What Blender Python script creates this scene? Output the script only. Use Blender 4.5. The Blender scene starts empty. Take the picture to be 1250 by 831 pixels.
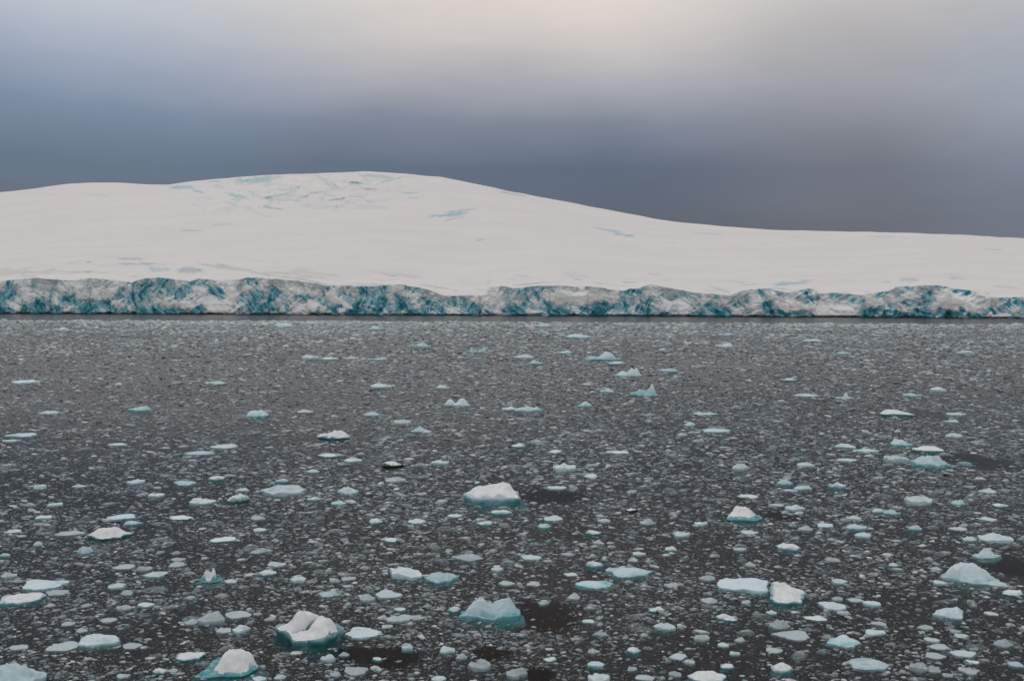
import bpy, math, random
import numpy as np

random.seed(7)
RNG = np.random.default_rng(11)
R = math.radians
scene = bpy.context.scene
C = scene.collection

# ------------------------------------------------------------------ camera
PW, PH, F, CAMH = 1250.0, 831.0, 1215.0, 9.0
PITCH = math.atan((415.5 - 379.0) / F)
ROLL = 3.0 / 1250.0
fw = np.array([0, math.cos(PITCH), -math.sin(PITCH)])
up0 = np.array([0, math.sin(PITCH), math.cos(PITCH)])
rt0 = np.array([1.0, 0, 0])
rt = rt0 * math.cos(ROLL) + up0 * math.sin(ROLL)
up = up0 * math.cos(ROLL) - rt0 * math.sin(ROLL)
CAM = np.array([0, 0, CAMH])


def ray(px, py):
    """direction (not normalised) through a photo pixel; px, py may be arrays"""
    px = np.asarray(px, float); py = np.asarray(py, float)
    return F * fw + (px - PW / 2)[..., None] * rt - (py - PH / 2)[..., None] * up


def ground(px, py):
    d = ray(px, py)
    t = -CAMH / d[..., 2]
    return CAM + d * t[..., None]


def hor(px):
    """pixel row of the true horizon at column px"""
    return 379.0 + (np.asarray(px, float) - 625) * 3.0 / 1250.0


cd = bpy.data.cameras.new("camera")
cam = bpy.data.objects.new("camera", cd)
C.objects.link(cam)
from mathutils import Matrix
m = Matrix(((rt[0], up[0], -fw[0], 0), (rt[1], up[1], -fw[1], 0), (rt[2], up[2], -fw[2], CAMH), (0, 0, 0, 1)))
cam.matrix_world = m
cd.sensor_width = 36
cd.lens = 36 * F / PW
cd.clip_start = 0.5
cd.clip_end = 30000
scene.camera = cam

# ------------------------------------------------------------------ noise
def _hash(ix, iy, iz, seed):
    h = (ix.astype(np.int64) * 374761393 + iy.astype(np.int64) * 668265263 + iz.astype(np.int64) * 2147483647 + seed * 974711) & 0xFFFFFFFF
    h = ((h ^ (h >> 13)) * 1274126177) & 0xFFFFFFFF
    h = ((h ^ (h >> 16)) * 2246822519) & 0xFFFFFFFF
    h = h ^ (h >> 15)
    return (h & 0xFFFF) / 65535.0


def noise3(p, seed=0):
    """value noise in -1..1; p is N x 3"""
    i = np.floor(p); f = p - i
    f = f * f * f * (f * (f * 6 - 15) + 10)
    out = 0
    for dx in (0, 1):
        wx = f[..., 0] if dx else 1 - f[..., 0]
        for dy in (0, 1):
            wy = f[..., 1] if dy else 1 - f[..., 1]
            for dz in (0, 1):
                wz = f[..., 2] if dz else 1 - f[..., 2]
                out = out + wx * wy * wz * _hash(i[..., 0] + dx, i[..., 1] + dy, i[..., 2] + dz, seed)
    return out * 2 - 1


def fbm(p, octs=4, seed=0, gain=0.5):
    p = np.asarray(p, float)
    a, s, o = 1.0, 0.0, 0.0
    for k in range(octs):
        o = o + a * noise3(p * 2.03 ** k + 17.3 * k, seed + k)
        s += a; a *= gain
    return o / s


def ridged(p, octs=4, seed=0):
    p = np.asarray(p, float)
    a, s, o = 1.0, 0.0, 0.0
    for k in range(octs):
        o = o + a * (1 - 2 * np.abs(noise3(p * 2.07 ** k + 9.1 * k, seed + k)))
        s += a; a *= 0.5
    return o / s


def sstep(a, b, x):
    t = np.clip((x - a) / (b - a), 0, 1)
    return t * t * (3 - 2 * t)


# ------------------------------------------------------------------ mesh helpers
def mesh_np(name, verts, faces, smooth=True, attrs=None):
    """faces: M x 3 or M x 4 int array"""
    verts = np.asarray(verts, np.float32); faces = np.asarray(faces, np.int32)
    me = bpy.data.meshes.new(name)
    n, k = faces.shape
    me.vertices.add(len(verts)); me.vertices.foreach_set("co", verts.ravel())
    me.loops.add(n * k); me.loops.foreach_set("vertex_index", faces.ravel())
    me.polygons.add(n)
    me.polygons.foreach_set("loop_start", np.arange(0, n * k, k, dtype=np.int32))
    me.polygons.foreach_set("loop_total", np.full(n, k, np.int32))
    me.polygons.foreach_set("use_smooth", np.full(n, smooth))
    for an, av in (attrs or {}).items():
        a = me.attributes.new(an, 'FLOAT', 'POINT')
        a.data.foreach_set("value", np.asarray(av, np.float32).ravel())
    me.update(calc_edges=True)
    return me


def obj(name, me, mat=None, parent=None):
    o = bpy.data.objects.new(name, me)
    C.objects.link(o)
    if mat: me.materials.append(mat)
    if parent: o.parent = parent
    return o


def grid_faces(nr, nc, wrap=False):
    r = np.arange(nr - 1)[:, None]; c = np.arange(nc if wrap else nc - 1)[None, :]
    c2 = (c + 1) % nc
    return np.stack([r * nc + c, r * nc + c2, (r + 1) * nc + c2, (r + 1) * nc + c], -1).reshape(-1, 4)


# ------------------------------------------------------------------ materials
class NT:
    def __init__(self, tree):
        self.t = tree; self.n = tree.nodes; self.l = tree.links

    def node(self, typ, ins=None, **kw):
        nd = self.n.new(typ)
        for k, v in kw.items(): setattr(nd, k, v)
        for k, v in (ins or {}).items():
            if isinstance(v, bpy.types.NodeSocket): self.l.new(v, nd.inputs[k])
            else: nd.inputs[k].default_value = v
        return nd

    def math(self, op, a, b=None, c=None, clamp=False):
        nd = self.node('ShaderNodeMath', operation=op, use_clamp=clamp)
        for i, v in enumerate((a, b, c)):
            if v is None: continue
            if isinstance(v, bpy.types.NodeSocket): self.l.new(v, nd.inputs[i])
            else: nd.inputs[i].default_value = v
        return nd.outputs[0]

    def mix(self, f, a, b):
        nd = self.node('ShaderNodeMix', data_type='RGBA')
        for i, v in ((0, f), (6, a), (7, b)):
            if isinstance(v, bpy.types.NodeSocket): self.l.new(v, nd.inputs[i])
            else: nd.inputs[i].default_value = v
        return nd.outputs[2]

    def ramp(self, fac, stops, interp='LINEAR'):
        nd = self.node('ShaderNodeValToRGB')
        cr = nd.color_ramp; cr.interpolation = interp
        while len(cr.elements) < len(stops): cr.elements.new(0.5)
        for e, (p, c) in zip(cr.elements, stops):
            e.position = p
            e.color = (c[0], c[1], c[2], 1) if hasattr(c, '__len__') else (c, c, c, 1)
        self.l.new(fac, nd.inputs[0])
        return nd.outputs[0]

    def rng(self, v, a, b, lo=0.0, hi=1.0, smooth=True):
        nd = self.node('ShaderNodeMapRange', interpolation_type='SMOOTHSTEP' if smooth else 'LINEAR')
        self.l.new(v, nd.inputs[0])
        for i, x in ((1, a), (2, b), (3, lo), (4, hi)): nd.inputs[i].default_value = x
        return nd.outputs[0]

    def noise(self, vec, scale, detail=4.0, rough=0.55):
        nd = self.node('ShaderNodeTexNoise', {'Scale': scale, 'Detail': detail, 'Roughness': rough})
        if vec is not None: self.l.new(vec, nd.inputs['Vector'])
        return nd.outputs[0]

    def attr(self, name):
        return self.node('ShaderNodeAttribute', attribute_name=name).outputs['Fac']


def new_mat(name):
    mt = bpy.data.materials.new(name); mt.use_nodes = True
    t = NT(mt.node_tree); t.n.clear()
    return mt, t


def rgb(r, g, b): return (r, g, b, 1)


def finish(t, col, rough=0.6, spec=0.3, bump=None, bump_d=0.02, bump_s=0.5):
    p = t.node('ShaderNodeBsdfPrincipled')
    for k, v in (('Base Color', col), ('Roughness', rough), ('Specular IOR Level', spec)):
        if isinstance(v, bpy.types.NodeSocket): t.l.new(v, p.inputs[k])
        else: p.inputs[k].default_value = v
    if bump is not None:
        b = t.node('ShaderNodeBump', {'Height': bump, 'Distance': bump_d, 'Strength': bump_s})
        t.l.new(b.outputs[0], p.inputs['Normal'])
    o = t.node('ShaderNodeOutputMaterial')
    t.l.new(p.outputs[0], o.inputs[0])


SNOW = (0.795, 0.77, 0.762)

# hill snow
M_HILL, t = new_mat('glacier_snow')
pos = t.node('ShaderNodeNewGeometry').outputs['Position']
ice = t.attr('ice')  # bare ice, plus painted grey shading of the low terraces
grain = t.noise(pos, 0.02, 6, 0.6)
strm = t.node('ShaderNodeMapping', {'Vector': pos, 'Scale': (0.004, 0.012, 0.03)}).outputs[0]
str_n = t.noise(strm, 1.0, 5, 0.6)
c = t.mix(t.rng(str_n, 0.4, 0.62), rgb(0.762, 0.742, 0.74), rgb(*SNOW))
fine = t.noise(pos, 0.15, 4, 0.65)
icef = t.math('MULTIPLY', ice, t.rng(fine, 0.25, 0.6, 0.55, 1.0))
icecol = t.mix(t.rng(t.attr('bluish'), 0, 1), rgb(0.50, 0.525, 0.545), rgb(0.38, 0.58, 0.66))
c = t.mix(icef, c, icecol)
finish(t, c, 0.7, 0.15, grain, 3.0, 0.25)

# ice cliff
M_CLIFF, t = new_mat('cliff_ice')
geo = t.node('ShaderNodeNewGeometry')
pos = geo.outputs['Position']
white = t.attr('white'); lip_shade = t.attr('lip_shade')
n1 = t.noise(pos, 0.13, 8, 0.72)
n3 = t.noise(t.node('ShaderNodeMapping', {'Vector': pos, 'Scale': (0.12, 0.12, 0.12), 'Rotation': (0, -0.7, 0)}).outputs[0], 1.0, 8, 0.75)
n2 = t.noise(t.node('ShaderNodeMapping', {'Vector': pos, 'Scale': (0.07, 0.07, 0.16), 'Rotation': (0, 0.6, 0)}).outputs[0], 1.0, 7, 0.72)
nz = t.node('ShaderNodeSeparateXYZ', {0: geo.outputs['True Normal']}).outputs[2]
w = t.math('ADD', white, t.math('MULTIPLY', t.math('SUBTRACT', n1, 0.5), 0.30))
w = t.math('ADD', w, t.math('MULTIPLY', t.math('SUBTRACT', nz, 0.3), 0.25))
shade = t.math('ADD', t.attr('shade'), t.math('MULTIPLY', t.math('SUBTRACT', n3, 0.5), 0.5))
bluec = t.ramp(shade, [(0.0, (0.03, 0.20, 0.27)), (0.10, (0.07, 0.33, 0.43)), (0.24, (0.19, 0.48, 0.59)), (0.38, (0.45, 0.61, 0.68)), (0.52, (0.68, 0.745, 0.78))])
snowc = t.mix(t.rng(n3, 0.3, 0.6), rgb(0.79, 0.82, 0.85), rgb(0.86, 0.865, 0.88))
col = t.mix(t.rng(w, 0.56, 0.76), bluec, snowc)
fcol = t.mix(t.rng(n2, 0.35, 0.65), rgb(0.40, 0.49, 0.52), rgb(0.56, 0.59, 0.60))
col = t.mix(t.math('MULTIPLY', lip_shade, 0.85), col, fcol)  # grey shade of the overhang painted over the ice
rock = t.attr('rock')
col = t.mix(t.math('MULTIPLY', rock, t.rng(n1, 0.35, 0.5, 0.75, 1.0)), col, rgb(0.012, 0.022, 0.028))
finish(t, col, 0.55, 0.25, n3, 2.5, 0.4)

M_ROCK, t = new_mat('shore_rock')
pos = t.node('ShaderNodeNewGeometry').outputs['Position']
finish(t, t.mix(t.noise(pos, 0.4, 5), rgb(0.01, 0.011, 0.013), rgb(0.05, 0.05, 0.055)), 0.8, 0.2)


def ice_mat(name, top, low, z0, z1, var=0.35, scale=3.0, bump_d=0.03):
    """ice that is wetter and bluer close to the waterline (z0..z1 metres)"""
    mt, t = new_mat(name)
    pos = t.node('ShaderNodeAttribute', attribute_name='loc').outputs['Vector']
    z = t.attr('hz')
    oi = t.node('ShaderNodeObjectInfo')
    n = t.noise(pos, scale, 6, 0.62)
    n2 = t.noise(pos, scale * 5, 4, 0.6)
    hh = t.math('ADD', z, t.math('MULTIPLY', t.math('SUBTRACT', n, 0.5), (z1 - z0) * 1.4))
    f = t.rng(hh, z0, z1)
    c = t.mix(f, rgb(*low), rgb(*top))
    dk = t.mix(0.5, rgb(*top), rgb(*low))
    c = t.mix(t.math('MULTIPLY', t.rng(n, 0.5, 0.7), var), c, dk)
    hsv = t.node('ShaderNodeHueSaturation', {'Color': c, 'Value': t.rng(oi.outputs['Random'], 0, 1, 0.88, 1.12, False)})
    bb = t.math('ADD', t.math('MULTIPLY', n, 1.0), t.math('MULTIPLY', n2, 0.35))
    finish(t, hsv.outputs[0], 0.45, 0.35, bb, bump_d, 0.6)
    return mt


M_SNOW, t = new_mat('floe_snow')
pos = t.node('ShaderNodeAttribute', attribute_name='loc').outputs['Vector']
n = t.noise(pos, 2.0, 6, 0.6); n2 = t.noise(pos, 9, 4, 0.6)
c = t.mix(t.rng(n, 0.35, 0.6), rgb(0.73, 0.765, 0.80), rgb(0.83, 0.84, 0.865))
finish(t, c, 0.7, 0.15, t.math('ADD', n, t.math('MULTIPLY', n2, 0.3)), 0.05, 0.5)

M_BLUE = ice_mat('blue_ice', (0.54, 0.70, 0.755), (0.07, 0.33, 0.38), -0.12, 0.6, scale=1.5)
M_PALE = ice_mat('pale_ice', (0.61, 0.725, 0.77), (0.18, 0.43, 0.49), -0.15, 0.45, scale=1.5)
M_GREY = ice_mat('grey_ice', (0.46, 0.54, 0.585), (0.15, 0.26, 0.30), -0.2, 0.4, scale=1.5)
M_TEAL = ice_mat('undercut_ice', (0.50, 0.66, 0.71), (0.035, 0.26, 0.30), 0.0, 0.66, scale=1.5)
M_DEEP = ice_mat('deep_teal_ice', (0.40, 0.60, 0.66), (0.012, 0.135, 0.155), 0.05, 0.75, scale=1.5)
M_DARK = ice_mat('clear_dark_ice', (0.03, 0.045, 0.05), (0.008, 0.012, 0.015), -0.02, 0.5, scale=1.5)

# brash: thousands of fragments
M_BRASH, t = new_mat('brash_fragments')
pos = t.node('ShaderNodeNewGeometry').outputs['Position']
tone = t.attr('tone'); blue = t.attr('blue')
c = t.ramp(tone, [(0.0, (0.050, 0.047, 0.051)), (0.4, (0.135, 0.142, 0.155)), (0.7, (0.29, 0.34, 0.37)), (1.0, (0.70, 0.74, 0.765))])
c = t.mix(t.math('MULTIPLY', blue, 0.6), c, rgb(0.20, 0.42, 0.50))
z = t.node('ShaderNodeSeparateXYZ', {0: pos}).outputs[2]
n = t.noise(pos, 9, 4)
c2 = t.node('ShaderNodeHueSaturation', {'Color': c, 'Value': t.rng(n, 0.3, 0.7, 0.65, 1.2)}).outputs[0]
finish(t, c2, 0.5, 0.3)

# ------------------------------------------------------------------ open pools (photo px: cx, cy, rx, ry)
POOLS = [(672, 606, 44, 9), (1196, 564, 42, 12), (660, 752, 50, 20), (957, 630, 24, 6), (1238, 692, 36, 15),
         (476, 803, 40, 13), (600, 797, 22, 9), (655, 824, 24, 9), (1136, 506, 26, 5), (664, 500, 14, 2.2),
         (788, 437, 22, 1.2), (762, 413.5, 26, 0.9), (796, 460, 15, 1.6), (896, 447, 30, 1.6), (537, 425, 12, 0.9),
         (1195, 478, 26, 3.0), (992, 468.5, 16, 1.2), (430, 798, 26, 8)]


def pool_world(p):
    cx, cy, rx, ry = p
    c = ground(cx, cy); a = ground(cx, cy - ry); b = ground(cx, cy + ry)
    e = ground(cx + rx, cy)
    return (c[0], (a[1] + b[1]) / 2, abs(e[0] - c[0]), (a[1] - b[1]) / 2)


PWLD = [pool_world(p) for p in POOLS]


def in_pool(x, y):
    """<1 inside a pool, with ragged edges"""
    q = np.full(len(x), 9.0)
    for (cx, cy, rx, ry) in PWLD:
        dx, dy = (x - cx) / rx, (y - cy) / ry
        d = np.sqrt(dx * dx + dy * dy)
        near = d < 2
        if near.any():
            P = np.stack([dx[near] * 2.5, dy[near] * 2.5, np.full(near.sum(), cx)], -1)
            d[near] += 0.3 * fbm(P, 3, 5)
        q = np.minimum(q, d)
    return q


# ------------------------------------------------------------------ sea
M_SEA, t = new_mat('cold_sea_water')
geo = t.node('ShaderNodeNewGeometry')
pos = geo.outputs['Position']
sp = t.node('ShaderNodeSeparateXYZ', {0: pos})
dist = t.node('ShaderNodeVectorMath', {0: pos}, operation='LENGTH').outputs['Value']
# fine slush between the fragments
warp = t.node('ShaderNodeTexNoise', {'Vector': pos, 'Scale': 1.2, 'Detail': 3.0})
wp = t.node('ShaderNodeMapping', {'Vector': pos}).outputs[0]
def vor(scale, seed):
    mp = t.node('ShaderNodeMapping', {'Vector': pos, 'Location': (seed * 3.7, seed * 1.9, 0), 'Scale': (1, 1, 0)}).outputs[0]
    v = t.node('ShaderNodeTexVoronoi', {'Vector': mp, 'Scale': scale, 'Randomness': 1.0}, voronoi_dimensions='2D')
    s = t.node('ShaderNodeSeparateColor', {0: v.outputs['Color']})
    rad = t.math('MULTIPLY_ADD', s.outputs[0], 0.42, 0.05)
    m = t.math('SUBTRACT', 1.0, t.math('MULTIPLY', t.math('DIVIDE', v.outputs['Distance'], rad), 0.9), clamp=True)
    m = t.rng(m, 0.0, 0.35)
    return m, s.outputs[1]
m1, k1 = vor(13.0, 1)
m2, k2 = vor(5.5, 2)
m3, k3 = vor(26.0, 3)
a1 = t.math('MULTIPLY', m1, t.math('MULTIPLY_ADD', k1, 0.6, 0.25))
a2 = t.math('MULTIPLY', m2, t.math('MULTIPLY_ADD', k2, 0.5, 0.2))
a3 = t.math('MULTIPLY', m3, t.math('MULTIPLY_ADD', k3, 0.45, 0.2))
sl = t.math('MAXIMUM', t.math('MAXIMUM', a1, a2), a3)
# large drifting bands of more or less slush
bandv = t.node('ShaderNodeMapping', {'Vector': pos, 'Scale': (0.012, 0.035, 0)}).outputs[0]
band = t.rng(t.noise(bandv, 1.0, 4, 0.55), 0.3, 0.62, 0.55, 1.0)
sl = t.math('MULTIPLY', sl, band)
ca = ground(0, 391.0); cb = ground(1250, 396.0)
kx = (cb[1] - ca[1]) / (cb[0] - ca[0])
lim_ = t.math('MULTIPLY_ADD', sp.outputs[0], float(kx), float(ca[1] - kx * ca[0]))
calm = t.math('SUBTRACT', sp.outputs[1], lim_)
calm = t.math('ADD', calm, t.math('MULTIPLY', t.math('SUBTRACT', t.noise(pos, 0.01, 3), 0.5), 260.0))
sl = t.math('MULTIPLY', sl, t.rng(calm, -40.0, 30.0, 1.0, 0.0))
# pools of open water
pm = None
for i, (cx, cy, rx, ry) in enumerate(PWLD):
    mp = t.node('ShaderNodeMapping', {'Vector': pos, 'Location': (-cx / rx, -cy / ry, 0), 'Scale': (1 / rx, 1 / ry, 0)}).outputs[0]
    d = t.node('ShaderNodeVectorMath', {0: mp}, operation='LENGTH').outputs['Value']
    pm = d if pm is None else t.math('MINIMUM', pm, d)
edge = t.noise(pos, 0.9, 4, 0.6)
pm = t.math('ADD', pm, t.math('MULTIPLY', t.math('SUBTRACT', edge, 0.5), 0.9))
sl = t.math('MULTIPLY', sl, t.rng(pm, 0.65, 1.3))
# calm strip along the ice cliff
def awash(scale, seed):
    mp = t.node('ShaderNodeMapping', {'Vector': pos, 'Location': (seed * 2.3, seed * 5.1, 0), 'Scale': (1, 1, 0)}).outputs[0]
    wv_ = t.node('ShaderNodeTexNoise', {'Vector': mp, 'Scale': scale * 2.2, 'Detail': 2.0}).outputs['Color']
    mv = t.node('ShaderNodeVectorMath', {0: wv_, 1: mp}, operation='MULTIPLY_ADD')
    mv.inputs[1].default_value = (.35 / scale,) * 3; t.l.new(mp, mv.inputs[2])
    v = t.node('ShaderNodeTexVoronoi', {'Vector': mv.outputs[0], 'Scale': scale}, voronoi_dimensions='2D')
    s_ = t.node('ShaderNodeSeparateColor', {0: v.outputs['Color']})
    rad = t.math('MULTIPLY_ADD', s_.outputs[0], 0.55, 0.02)
    d_ = t.math('SUBTRACT', 1.0, t.math('DIVIDE', v.outputs['Distance'], rad), clamp=True)
    pres = t.rng(s_.outputs[2], .52, .56)
    return t.math('MULTIPLY', t.math('MULTIPLY', t.rng(d_, 0.0, 0.5), pres), t.math('MULTIPLY_ADD', s_.outputs[1], 0.8, 0.15))
aw = t.math('MAXIMUM', t.math('MAXIMUM', awash(2.4, 4), awash(4.6, 5)), awash(8.0, 6))
aw = t.math('MULTIPLY', t.math('MULTIPLY', aw, t.rng(pm, 0.65, 1.3)), t.rng(calm, -40.0, 30.0, 1.0, 0.0))
scol = t.ramp(sl, [(0.0, (0.018, 0.016, 0.018)), (0.5, (0.045, 0.042, 0.046)), (1.0, (0.18, 0.185, 0.20))])
slush = t.node('ShaderNodeBsdfDiffuse', {'Color': scol})
rip = t.noise(t.node('ShaderNodeMapping', {'Vector': pos, 'Scale': (3, 9, 1)}).outputs[0], 1.0, 3, 0.5)
bmp = t.node('ShaderNodeBump', {'Height': rip, 'Distance': 0.01, 'Strength': 0.35})
gl = t.node('ShaderNodeBsdfGlossy', {'Color': rgb(0.70, 0.69, 0.70), 'Roughness': 0.12, 'Normal': bmp.outputs[0]})
tr = t.node('ShaderNodeBsdfTransparent', {'Color': rgb(0.96, 0.98, 0.98)})
fr = t.node('ShaderNodeFresnel', {'IOR': 1.095, 'Normal': bmp.outputs[0]})
ff = t.math('MINIMUM', fr.outputs[0], 0.62)
wat = t.node('ShaderNodeMixShader', {0: ff, 1: tr.outputs[0], 2: gl.outputs[0]})
sf = t.rng(sl, 0.22, 0.55, 0.0, 0.72)
surf = t.node('ShaderNodeMixShader', {0: sf, 1: wat.outputs[0], 2: slush.outputs[0]})
awd = t.node('ShaderNodeBsdfDiffuse', {'Color': rgb(0.28, 0.325, 0.35)})
surf = t.node('ShaderNodeMixShader', {0: t.math('MULTIPLY', aw, 0.5), 1: surf.outputs[0], 2: awd.outputs[0]})
vol = t.node('ShaderNodeVolumeAbsorption', {'Color': rgb(0.06, 0.66, 0.70), 'Density': 0.6})
o = t.node('ShaderNodeOutputMaterial', {0: surf.outputs[0], 1: vol.outputs[0]})

X1, Y0, Y1, ZB = 4000.0, -400.0, 4200.0, -9.0
sv = [(-X1, Y0, 0), (X1, Y0, 0), (X1, Y1, 0), (-X1, Y1, 0), (-X1, Y0, ZB), (X1, Y0, ZB), (X1, Y1, ZB), (-X1, Y1, ZB)]
sfc = [(0, 1, 2, 3), (7, 6, 5, 4), (0, 4, 5, 1), (1, 5, 6, 2), (2, 6, 7, 3), (3, 7, 4, 0)]
sea = obj('sea_water', mesh_np('sea_water', sv, sfc, False), M_SEA)
sea['kind'] = 'structure'; sea['label'] = 'dark cold sea water between the drifting ice'; sea['category'] = 'water'
M_BED, t = new_mat('sea_bed_silt')
pos = t.node('ShaderNodeNewGeometry').outputs['Position']
finish(t, t.mix(t.noise(pos, 0.2, 3), rgb(0.010, 0.008, 0.007), rgb(0.016, 0.013, 0.011)), 1.0, 0.0)
bed = obj('sea_bed', mesh_np('sea_bed', [(-X1 + 5, Y0 + 5, -6), (X1 - 5, Y0 + 5, -6), (X1 - 5, Y1 - 5, -6), (-X1 + 5, Y1 - 5, -6)], [(0, 1, 2, 3)], False), M_BED)
bed['kind'] = 'structure'; bed['label'] = 'dark silt bed far under the water'; bed['category'] = 'sea bed'

# ------------------------------------------------------------------ glacier
U = np.arange(-300, 1551, 0.95)
shore_y = np.interp(U, [-300, 0, 300, 600, 780, 1000, 1250, 1550], [382.2, 383.2, 384.2, 385.4, 386.2, 387.4, 388.8, 390])
DS = F * CAMH / (shore_y - hor(U))            # forward distance of the shore
DS = np.convolve(np.pad(DS, 60, mode='edge'), np.ones(121) / 121, 'valid')
LIPX = [-300, -200, -100, 0, 38, 64, 90, 108, 128, 147, 160, 178, 200, 232, 242, 257, 270, 283, 302, 315, 355, 374, 400, 412, 438, 470, 491, 516, 542, 574, 587, 594, 598, 612, 625, 658, 684, 710, 717, 758, 768, 780, 785, 794, 826, 852, 875, 890, 907, 935, 943, 962, 985, 994, 999, 1020, 1052, 1077, 1085, 1094, 1118, 1144, 1164, 1190, 1195, 1204, 1230, 1250, 1350, 1450, 1550]
LIPY = [346, 342, 345, 344, 339, 341, 342.6, 339.5, 341, 343, 344.6, 339, 339, 344, 340, 341, 344.5, 343, 339, 339, 342, 344, 349.7, 348.4, 349.7, 348.4, 347, 351.6, 361, 360.6, 361, 359, 350.5, 348.4, 352, 349, 348.4, 351, 349, 355, 353, 351.6, 349.7, 347, 353.5, 357.4, 359.3, 361, 355, 352, 353.5, 358, 352, 353, 358.6, 357.4, 360, 356, 355, 350, 349, 348, 352, 355.5, 360, 362.8, 362.8, 362, 360, 358, 362]
lip_y = np.interp(U, LIPX, LIPY)
lip_y += 0.9 * fbm(np.stack([U * 0.16, U * 0 + 3, U * 0], -1), 4, 21)
SKX = [-300, -150, 0, 40, 85, 110, 145, 170, 205, 230, 260, 290, 340, 380, 420, 450, 480, 510, 540, 580, 620, 660, 700, 750, 800, 830, 870, 940, 1000, 1100, 1180, 1250, 1400, 1550]
SKY = [262, 249, 235, 230.5, 224.2, 223, 223, 224.5, 226, 222, 219, 216, 213.2, 212, 210.6, 209.3, 211, 213.5, 216.5, 224.5, 233, 240.5, 248, 257.5, 267, 271.5, 275, 280.5, 282, 284, 287, 291, 302, 314]
sky_y = np.interp(U, SKX, SKY)
ker = np.hanning(25); ker /= ker.sum()
sky_y = np.convolve(np.pad(sky_y, 12, mode='edge'), ker, 'valid')
sky_y += 0.5 * fbm(np.stack([U * 0.05, U * 0, U * 0], -1), 3, 33)


def at(px, py, fwd):
    """world point at forward distance fwd on the ray through a photo pixel"""
    d = ray(px, py)
    return CAM + d * (fwd / d[..., 1])[..., None]


# how white (9) or deep blue (0) the cliff face is; g = shade under the overhanging lip, put into the colour as grey; five rows from lip to water
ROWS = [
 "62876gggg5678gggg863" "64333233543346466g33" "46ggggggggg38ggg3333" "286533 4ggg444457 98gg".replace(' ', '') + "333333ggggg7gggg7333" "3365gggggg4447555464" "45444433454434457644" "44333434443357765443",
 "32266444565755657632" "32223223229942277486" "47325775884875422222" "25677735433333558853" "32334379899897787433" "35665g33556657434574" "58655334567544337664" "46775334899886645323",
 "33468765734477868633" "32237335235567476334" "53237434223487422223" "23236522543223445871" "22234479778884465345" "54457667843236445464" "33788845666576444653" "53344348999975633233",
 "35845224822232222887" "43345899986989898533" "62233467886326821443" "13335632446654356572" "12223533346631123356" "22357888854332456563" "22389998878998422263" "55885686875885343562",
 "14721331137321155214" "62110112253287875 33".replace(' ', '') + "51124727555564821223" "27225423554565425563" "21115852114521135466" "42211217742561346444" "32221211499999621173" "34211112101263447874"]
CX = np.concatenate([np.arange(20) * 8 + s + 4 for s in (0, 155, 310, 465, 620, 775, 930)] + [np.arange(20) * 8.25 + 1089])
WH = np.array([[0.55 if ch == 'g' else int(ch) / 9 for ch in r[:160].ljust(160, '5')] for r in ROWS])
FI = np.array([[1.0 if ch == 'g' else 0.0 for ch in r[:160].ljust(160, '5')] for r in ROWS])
order = np.argsort(CX); CX = CX[order]; WH = WH[:, order]; FI = FI[:, order]
# mirrored continuation outside the frame
CXX = np.concatenate([-CX[:40][::-1], CX, 2 * 1252 - CX[-40:][::-1]])
WHX = np.concatenate([WH[:, :40][:, ::-1], WH, WH[:, -40:][:, ::-1]], 1)
FIX = np.concatenate([FI[:, :40][:, ::-1], FI, FI[:, -40:][:, ::-1]], 1)

NV = 60
V = np.linspace(0, 1, NV)
UU, VV = np.meshgrid(U, V)          # row 0 = water, last = lip
DD = np.broadcast_to(DS, UU.shape)
XX = (UU - 625) / F * DD
hgt = (shore_y - lip_y) / F * DS
ZZ0 = VV * hgt[None, :]
# warp the map so that its cells do not show
P3 = np.stack([XX * 0.04, ZZ0 * 0.06, np.zeros_like(XX)], -1)
wu = UU + 5 * fbm(P3 * 1.6, 4, 41); wv = np.clip(VV + 0.08 * fbm(P3 * 1.6 + 40, 4, 43), 0, 1)


def sample(mapX, uq, vq):
    rowpos = np.clip((0.9 - vq) / 0.2, 0, 4)
    cidx = np.interp(uq, CXX, np.arange(len(CXX)))
    r0 = np.floor(rowpos).astype(int).clip(0, 3); fr_ = rowpos - r0
    c0 = np.floor(cidx).astype(int).clip(0, len(CXX) - 2); fc = cidx - c0
    return ((mapX[r0, c0] * (1 - fc) + mapX[r0, c0 + 1] * fc) * (1 - fr_)
            + (mapX[r0 + 1, c0] * (1 - fc) + mapX[r0 + 1, c0 + 1] * fc) * fr_)


white = sample(WHX, wu, wv); lip_shade = sample(FIX, wu, wv)
lip_shade = sstep(0.3, 0.8, lip_shade)
# recession of the face: white parts lean back as aprons, blue parts are steep alcoves
slope = 0.25 + 0.75 * sstep(0.35, 0.9, white)
base = np.cumsum(slope * (1.0 / NV), 0) * hgt[None, :] * 0.8
bul = (white - 0.5) * -18.0                     # blue alcoves are cut in, white buttresses stand out
P2 = np.stack([XX * 0.05, ZZ0 * 0.09, np.full_like(XX, 2.0)], -1)
PD = np.stack([XX * 0.06 + ZZ0 * .05, ZZ0 * 0.05 - XX * .02, np.full_like(XX, 7.0)], -1)
rn = ridged(P2, 5, 51) * 4.5 + ridged(PD * 1.5, 5, 57) * 4.0
rn2 = fbm(np.stack([XX * 0.2, ZZ0 * 0.3, np.full_like(XX, 5.0)], -1), 4, 55) * 1.6
env = np.sin(np.clip(VV, 0, 1) * math.pi) ** 0.5
capes = 14 * fbm(np.stack([UU * 0.018, UU * 0, UU * 0], -1), 3, 61)


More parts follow.
